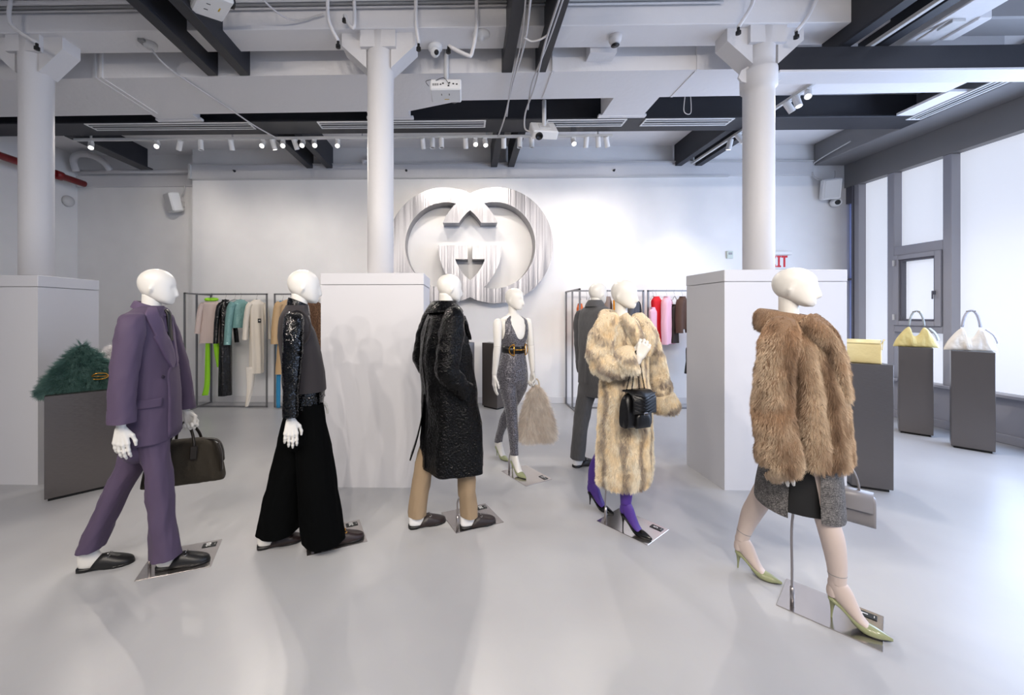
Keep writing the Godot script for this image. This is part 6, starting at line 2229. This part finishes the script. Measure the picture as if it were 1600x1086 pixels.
	cbox(st, Vector3(-0.018, 0.1, 0.085), Vector3(0.018, 0.118, 0.096), 0.004)
	obj("clasp", st, M.silver, flap)
	st = mb(true)
	soft_bag(st, [[-0.06, 0.05, 0.02, 0.02], [-0.05, 0.09, 0.04, 0.03], [0.0, 0.1, 0.045, 0.03], [0.05, 0.09, 0.04, 0.03], [0.06, 0.05, 0.02, 0.02]], 3, 16)
	obj("front_pocket", st, quilt, bag).position = Vector3(0, 0.008, 0.062)
	for x in [-0.085, -0.035, 0.035, 0.085]:   # chain straps: woven links up to the hand
		st = mb(true)
		var a := Vector3(x, 0.235, 0.0)
		var b := Vector3(x * 0.1, 0.52, 0.01)
		var links := 22
		for k in links:
			var c := a.lerp(b, (k + 0.5) / links)
			var dir := (b - a) / links * 0.68
			var sd := Vector3(0.0042, 0, 0) if k % 2 else Vector3(0, 0, 0.0042)
			tube(st, [c - dir, c - dir * 0.5 + sd, c + dir * 0.5 + sd, c + dir, c + dir * 0.5 - sd, c - dir * 0.5 - sd, c - dir], 0.0018, 5)
		obj("chain", st, M.steel_chain, bag)


func grey_suit() -> void:
	var o := figure(1.35, 4.05, 0.9, 0.43, "white mannequin in a dark grey suit, seen from behind beside the pale fur coat")
	var m := tint(cloth(Color.WHITE, 0.4, 0.85), 0.02, Color(0.28, 0.28, 0.29), Color(0.35, 0.35, 0.36), Vector3(20, 1, 20), 2)
	head_and_neck(o, Vector3(0, 1.694, 0.03), 0.218, Vector3(0, 1.56, 0.0), 0.054)
	var rows := [[1.7, 0, -0.002, 0.07, 0.062], [1.672, 0, -0.005, 0.1, 0.072], [1.645, 0, -0.004, 0.16, 0.086], [1.6, 0, -0.002, 0.195, 0.106], [1.5, 0, 0.0, 0.206, 0.125], [1.35, 0, 0.0, 0.204, 0.13], [1.195, 0, 0.0, 0.2, 0.126], [1.05, 0, 0.003, 0.205, 0.13], [0.86, 0, 0.008, 0.212, 0.132]]
	var right := [[1.63, -0.185, 0.0, 0.03, 0.035], [1.61, -0.21, 0.0, 0.055, 0.055], [1.5, -0.245, 0.0, 0.068, 0.066], [1.3, -0.262, 0.0, 0.066, 0.064], [1.1, -0.266, 0.01, 0.062, 0.062], [0.95, -0.268, 0.02, 0.06, 0.06]]
	var left := []
	for r in right:
		left.append([r[0], -r[1] - (1.63 - r[0]) * 0.06, r[2] + (1.63 - r[0]) * 0.02, r[3] * 0.95, r[4]])
	var got := suit_jacket(o, m, rows, {e = 2.4, w = 0.008, fq = 7.0, n = 64}, [right, left])
	var st := mb(true)
	robe(st, [[1.67, 0, -0.005, 0.075, 0.065], [1.725, 0, -0.008, 0.062, 0.06], [1.732, 0, -0.01, 0.066, 0.065], [1.7, 0, -0.012, 0.09, 0.08], [1.665, 0, -0.012, 0.11, 0.088]], {per = 4})
	obj("collar", st, m, got[0])
	patch("back_vent", got[1], [[1.12, -183, -176], [1.0, -183, -176], [0.87, -184, -175]], 0.004, m, got[0], 4)
	st = mb(true)
	robe(st, [[1.0, 0, 0, 0.165, 0.11], [0.85, 0, 0, 0.18, 0.125], [0.74, 0, -0.01, 0.12, 0.1]], {cap_b = true})
	robe(st, [[0.9, 0.09, 0.0, 0.09, 0.1], [0.78, 0.09, -0.03, 0.09, 0.095], [0.586, 0.09, -0.085, 0.085, 0.078], [0.375, 0.09, -0.13, 0.08, 0.068], [0.085, 0.09, -0.165, 0.078, 0.064]], {crease = 0.08, w = 0.01})
	robe(st, [[0.9, -0.09, 0.03, 0.09, 0.1], [0.7, -0.09, 0.09, 0.09, 0.085], [0.45, -0.09, 0.16, 0.082, 0.07], [0.085, -0.09, 0.22, 0.078, 0.064]], {crease = 0.08, w = 0.01})
	obj("trousers", st, m, o)
	var lea := mat(Color(0.12, 0.1, 0.1), 0.4)
	mule(o, foot_at(0.09, -0.215), lea, M.black, M.silver, M.white)
	mule(o, foot_at(-0.09, 0.17), lea, M.black, M.silver, M.white)
	put("hand", hand_mesh(false, false), Transform3D(Basis(), Vector3(-0.268, 0.935, 0.02)), o)
	put("hand", hand_mesh(false, true), Transform3D(Basis(), Vector3(0.23, 0.935, 0.03)), o)
	base_plate(o, -0.15, 0.06, "6", [Vector3(-0.03, 0.0, 0.12), Vector3(-0.03, 0.15, 0.12), Vector3(-0.05, 0.24, 0.17)])


func brown_fur() -> void:
	var o := figure(1.86, 2.22, 0.68, -0.73, "white mannequin in a brown fur jacket, grey tweed skirt and pointed green heels")
	head_and_neck(o, Vector3(0, 1.634, -0.005), 0.222, Vector3(0, 1.5, -0.03), 0.046, 0.0, 0.97)
	var st := mb(true)
	var fold := func(a: float, t: float) -> float: return 1.0 + 0.13 * smoothstep(0.06, 0.4, t) * (0.35 - pow(absf(cos(a * 4.5 + 0.6)), 6.0)) + 0.02 * sin(a * 5.0 + t * 5.0)
	robe(st, [[1.555, 0, -0.045, 0.1, 0.075], [1.53, 0, -0.035, 0.15, 0.098], [1.485, 0, -0.018, 0.185, 0.112], [1.42, 0, 0.0, 0.205, 0.135], [1.334, 0, 0.011, 0.215, 0.148], [1.202, 0, 0.022, 0.228, 0.168], [1.06, 0, 0.029, 0.238, 0.18], [0.92, 0, 0.035, 0.238, 0.186], [0.835, 0, 0.038, 0.24, 0.188], [0.8, 0, 0.038, 0.222, 0.172]], {n = 90, fold = fold, w = 0.01, fq = 6.0})
	# sleeves hang as two more folds
	limb(st, [Vector3(-0.14, 1.545, -0.03), Vector3(-0.2, 1.51, -0.035), Vector3(-0.245, 1.4, -0.045), Vector3(-0.268, 1.2, -0.06), Vector3(-0.275, 1.0, -0.05), Vector3(-0.278, 0.835, -0.03), Vector3(-0.278, 0.815, -0.03)], [[0.04, 0.05], [0.07, 0.075], [0.072, 0.078], [0.072, 0.08], [0.075, 0.085], [0.082, 0.092], [0.07, 0.08]], {n = 32, w = 0.016, cap_a = true, cap_b = true})
	limb(st, [Vector3(0.14, 1.545, -0.01), Vector3(0.2, 1.51, 0.0), Vector3(0.25, 1.38, 0.03), Vector3(0.28, 1.15, 0.07), Vector3(0.29, 0.95, 0.1), Vector3(0.295, 0.835, 0.12)], [[0.04, 0.05], [0.07, 0.075], [0.074, 0.08], [0.074, 0.082], [0.078, 0.088], [0.08, 0.09]], {n = 32, w = 0.016, cap_a = true})
	# deep rolled collar
	robe(st, [[1.49, 0, -0.02, 0.1, 0.09], [1.565, 0, -0.035, 0.086, 0.083], [1.602, 0, -0.045, 0.093, 0.09], [1.604, 0, -0.05, 0.118, 0.108], [1.56, 0, -0.05, 0.152, 0.13], [1.505, 0, -0.04, 0.17, 0.14], [1.49, 0, -0.03, 0.15, 0.12]], {n = 56, per = 4, w = 0.012, tilt = 0.2})
	limb(st, [Vector3(-0.12, 1.57, 0.05), Vector3(-0.1, 1.49, 0.12), Vector3(-0.06, 1.36, 0.165), Vector3(-0.04, 1.15, 0.2)], [[0.05, 0.04], [0.055, 0.04], [0.045, 0.035], [0.03, 0.02]], {n = 20, cap_a = true, cap_b = true})
	limb(st, [Vector3(0.12, 1.57, 0.05), Vector3(0.1, 1.49, 0.12), Vector3(0.06, 1.36, 0.165), Vector3(0.04, 1.15, 0.2)], [[0.05, 0.04], [0.055, 0.04], [0.045, 0.035], [0.03, 0.02]], {n = 20, cap_a = true, cap_b = true})
	var coat := obj("fur_jacket", st, cloth(Color(0.5, 0.4, 0.31), 0.8), o)
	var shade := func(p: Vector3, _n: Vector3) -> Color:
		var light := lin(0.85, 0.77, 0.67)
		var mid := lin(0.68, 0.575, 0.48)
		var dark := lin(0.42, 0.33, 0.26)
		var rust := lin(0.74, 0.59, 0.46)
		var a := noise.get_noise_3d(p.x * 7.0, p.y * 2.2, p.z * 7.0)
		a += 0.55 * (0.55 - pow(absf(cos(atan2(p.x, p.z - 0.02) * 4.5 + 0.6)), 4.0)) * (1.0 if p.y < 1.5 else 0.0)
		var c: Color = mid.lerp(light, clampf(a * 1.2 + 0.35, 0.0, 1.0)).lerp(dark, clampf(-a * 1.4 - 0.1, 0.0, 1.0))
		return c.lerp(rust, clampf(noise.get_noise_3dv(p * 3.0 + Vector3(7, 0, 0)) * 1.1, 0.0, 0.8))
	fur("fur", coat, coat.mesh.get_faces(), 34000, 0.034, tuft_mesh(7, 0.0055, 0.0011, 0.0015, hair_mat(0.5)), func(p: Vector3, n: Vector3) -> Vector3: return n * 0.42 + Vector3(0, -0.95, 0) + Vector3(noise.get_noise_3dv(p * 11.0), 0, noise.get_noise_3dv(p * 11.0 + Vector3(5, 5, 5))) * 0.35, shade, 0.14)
	# tweed skirt, slit at the near side: a rear panel and a front panel
	var tweed := tint(mat(Color.WHITE, 0.9), 0.09, Color(0.1, 0.1, 0.105), Color(0.62, 0.6, 0.59), Vector3.ONE * 6.0, 2, FastNoiseLite.TYPE_VALUE)
	bump(tweed, 0.09, 0.6, Vector3.ONE * 6.0)
	var sk := [[0.95, 0, 0.015, 0.15, 0.13], [0.8, 0, 0.02, 0.165, 0.165], [0.7, 0, 0.015, 0.172, 0.18], [0.6, 0, 0.01, 0.175, 0.19], [0.5, 0, 0.01, 0.175, 0.195], [0.44, 0, 0.01, 0.175, 0.195]]
	var rg := rings_of(sk, {n = 72, e = 2.7})
	st = mb(true)
	var panel := func(a0: float, a1: float, lower: Callable) -> void:
		var cols := 26
		var g := []
		for k in 15:
			var line := []
			for c in cols + 1:
				var an := lerpf(a0, a1, float(c) / cols)
				line.append(surf_at(rg, lerpf(0.94, lower.call(an), k / 14.0), an, 0.0))
			g.append(line)
		for k in 14:
			for c in cols:
				quad(st, g[k + 1][c], g[k + 1][c + 1], g[k][c + 1], g[k][c])
	panel.call(-270.0, -93.0, func(an: float) -> float: return lerpf(0.56, 0.5, clampf((an + 180.0) / 85.0, 0.0, 1.0)))
	panel.call(-62.0, 90.0, func(an: float) -> float: return lerpf(0.515, 0.495, clampf((an + 62.0) / 90.0, 0.0, 1.0)))
	var skirt := obj("tweed_skirt", st, tweed, o)
	st = mb(true)
	robe(st, [[0.93, 0, 0.015, 0.14, 0.11], [0.8, 0, 0.02, 0.155, 0.14], [0.6, 0, 0.0, 0.168, 0.168], [0.53, 0, 0.0, 0.17, 0.172]], {n = 48})
	obj("lining", st, mat(Color(0.03, 0.03, 0.035), 0.7), skirt)
	# legs in pale tights, green heels
	var tights := mat(Color(0.8, 0.735, 0.7), 0.5)
	st = mb(true)
	limb(st, [Vector3(0.08, 0.85, -0.03), Vector3(0.08, 0.62, -0.11), Vector3(0.08, 0.448, -0.18), Vector3(0.074, 0.36, -0.216), Vector3(0.066, 0.27, -0.243), Vector3(0.06, 0.2, -0.26), Vector3(0.06, 0.185, -0.262)], [[0.08, 0.08], [0.066, 0.066], [0.056, 0.056], [0.052, 0.052], [0.041, 0.041], [0.0345, 0.0345], [0.033, 0.033]], {cap_a = true, cap_b = true})
	limb(st, [Vector3(-0.08, 0.85, 0.06), Vector3(-0.075, 0.62, 0.11), Vector3(-0.072, 0.52, 0.132), Vector3(-0.07, 0.42, 0.155), Vector3(-0.064, 0.3, 0.17), Vector3(-0.06, 0.205, 0.174), Vector3(-0.06, 0.19, 0.173)], [[0.07, 0.06], [0.057, 0.055], [0.053, 0.05], [0.05, 0.05], [0.042, 0.042], [0.0345, 0.0345], [0.033, 0.033]], {cap_a = true, cap_b = true})
	obj("tights", st, tights, o)
	for s in [[Vector3(0.0632, 0.238, -0.2512), Vector3(0.063, 0.235, -0.252), 0.0388], [Vector3(-0.0615, 0.245, 0.1728), Vector3(-0.0615, 0.242, 0.173), 0.0388]]:
		st = mb(true)
		tube(st, [s[0], s[1]], s[2], 24)
		obj("ankle_seam", st, M.unlit, o)
	var green := mat(Color(0.575, 0.595, 0.45), 0.12)
	pump(o, foot_at(0.06, -0.287), green, M.black, tights)
	pump(o, Transform3D(Basis(), Vector3(-0.06, 0.005, 0.147)), green, M.black, tights)
	base_plate(o, -0.165, -0.06, "1", [Vector3(-0.115, 0.0, 0.0), Vector3(-0.115, 0.2, 0.0), Vector3(-0.113, 0.46, 0.0), Vector3(-0.1, 0.68, 0.03), Vector3(-0.07, 0.74, 0.03), Vector3(-0.05, 0.82, 0.03)])
	put("hand", hand_mesh(false, false), Transform3D(Basis(), Vector3(-0.275, 0.895, -0.012)), o)
	put("hand", hand_mesh(true, true), Transform3D(Basis(Vector3.RIGHT, -0.2), Vector3(0.295, 0.84, 0.14)), o)
	# grey top handle bag in the far hand
	var at: Vector3 = o.transform * Vector3(0.3, 0.4, 0.17)
	var bag := thing("top_handle_bag", "grey structured top handle bag behind the tweed skirt, in the brown fur figure's far hand", "handbag", at, o.rotation.y - PI / 2)
	var lea := mat(Color(0.5, 0.49, 0.5), 0.35)
	st = mb(true)
	soft_bag(st, [[-0.13, 0.13, 0.06, 0.05], [-0.125, 0.17, 0.08, 0.065], [0.0, 0.18, 0.085, 0.07], [0.125, 0.17, 0.08, 0.065], [0.13, 0.13, 0.06, 0.05]], 4, 28)
	obj("body", st, lea, bag)
	st = mb(true)
	var arc := []
	for k in 13:
		var a := PI * k / 12.0
		arc.append(Vector3(-cos(a) * 0.07, 0.17 + sin(a) * 0.16, 0))
	ribbon(st, arc, 0.018, 0.01, Vector3(0, 0, 1))
	obj("handle", st, lea, bag)
	st = mb(true)
	ribbon(st, curve([Vector3(0, 0.182, -0.035), Vector3(0, 0.188, 0.0), Vector3(0, 0.175, 0.04), Vector3(0, 0.12, 0.05), Vector3(0, 0.09, 0.05)], 4), 0.25, 0.007, Vector3(1, 0, 0))
	obj("flap", st, lea, bag)
	st = mb()
	for x in [-0.07, 0.07]:
		cbox(st, Vector3(x - 0.012, 0.165, -0.012), Vector3(x + 0.012, 0.19, 0.012), 0.003)
	obj("handle_ring", st, M.silver, bag)
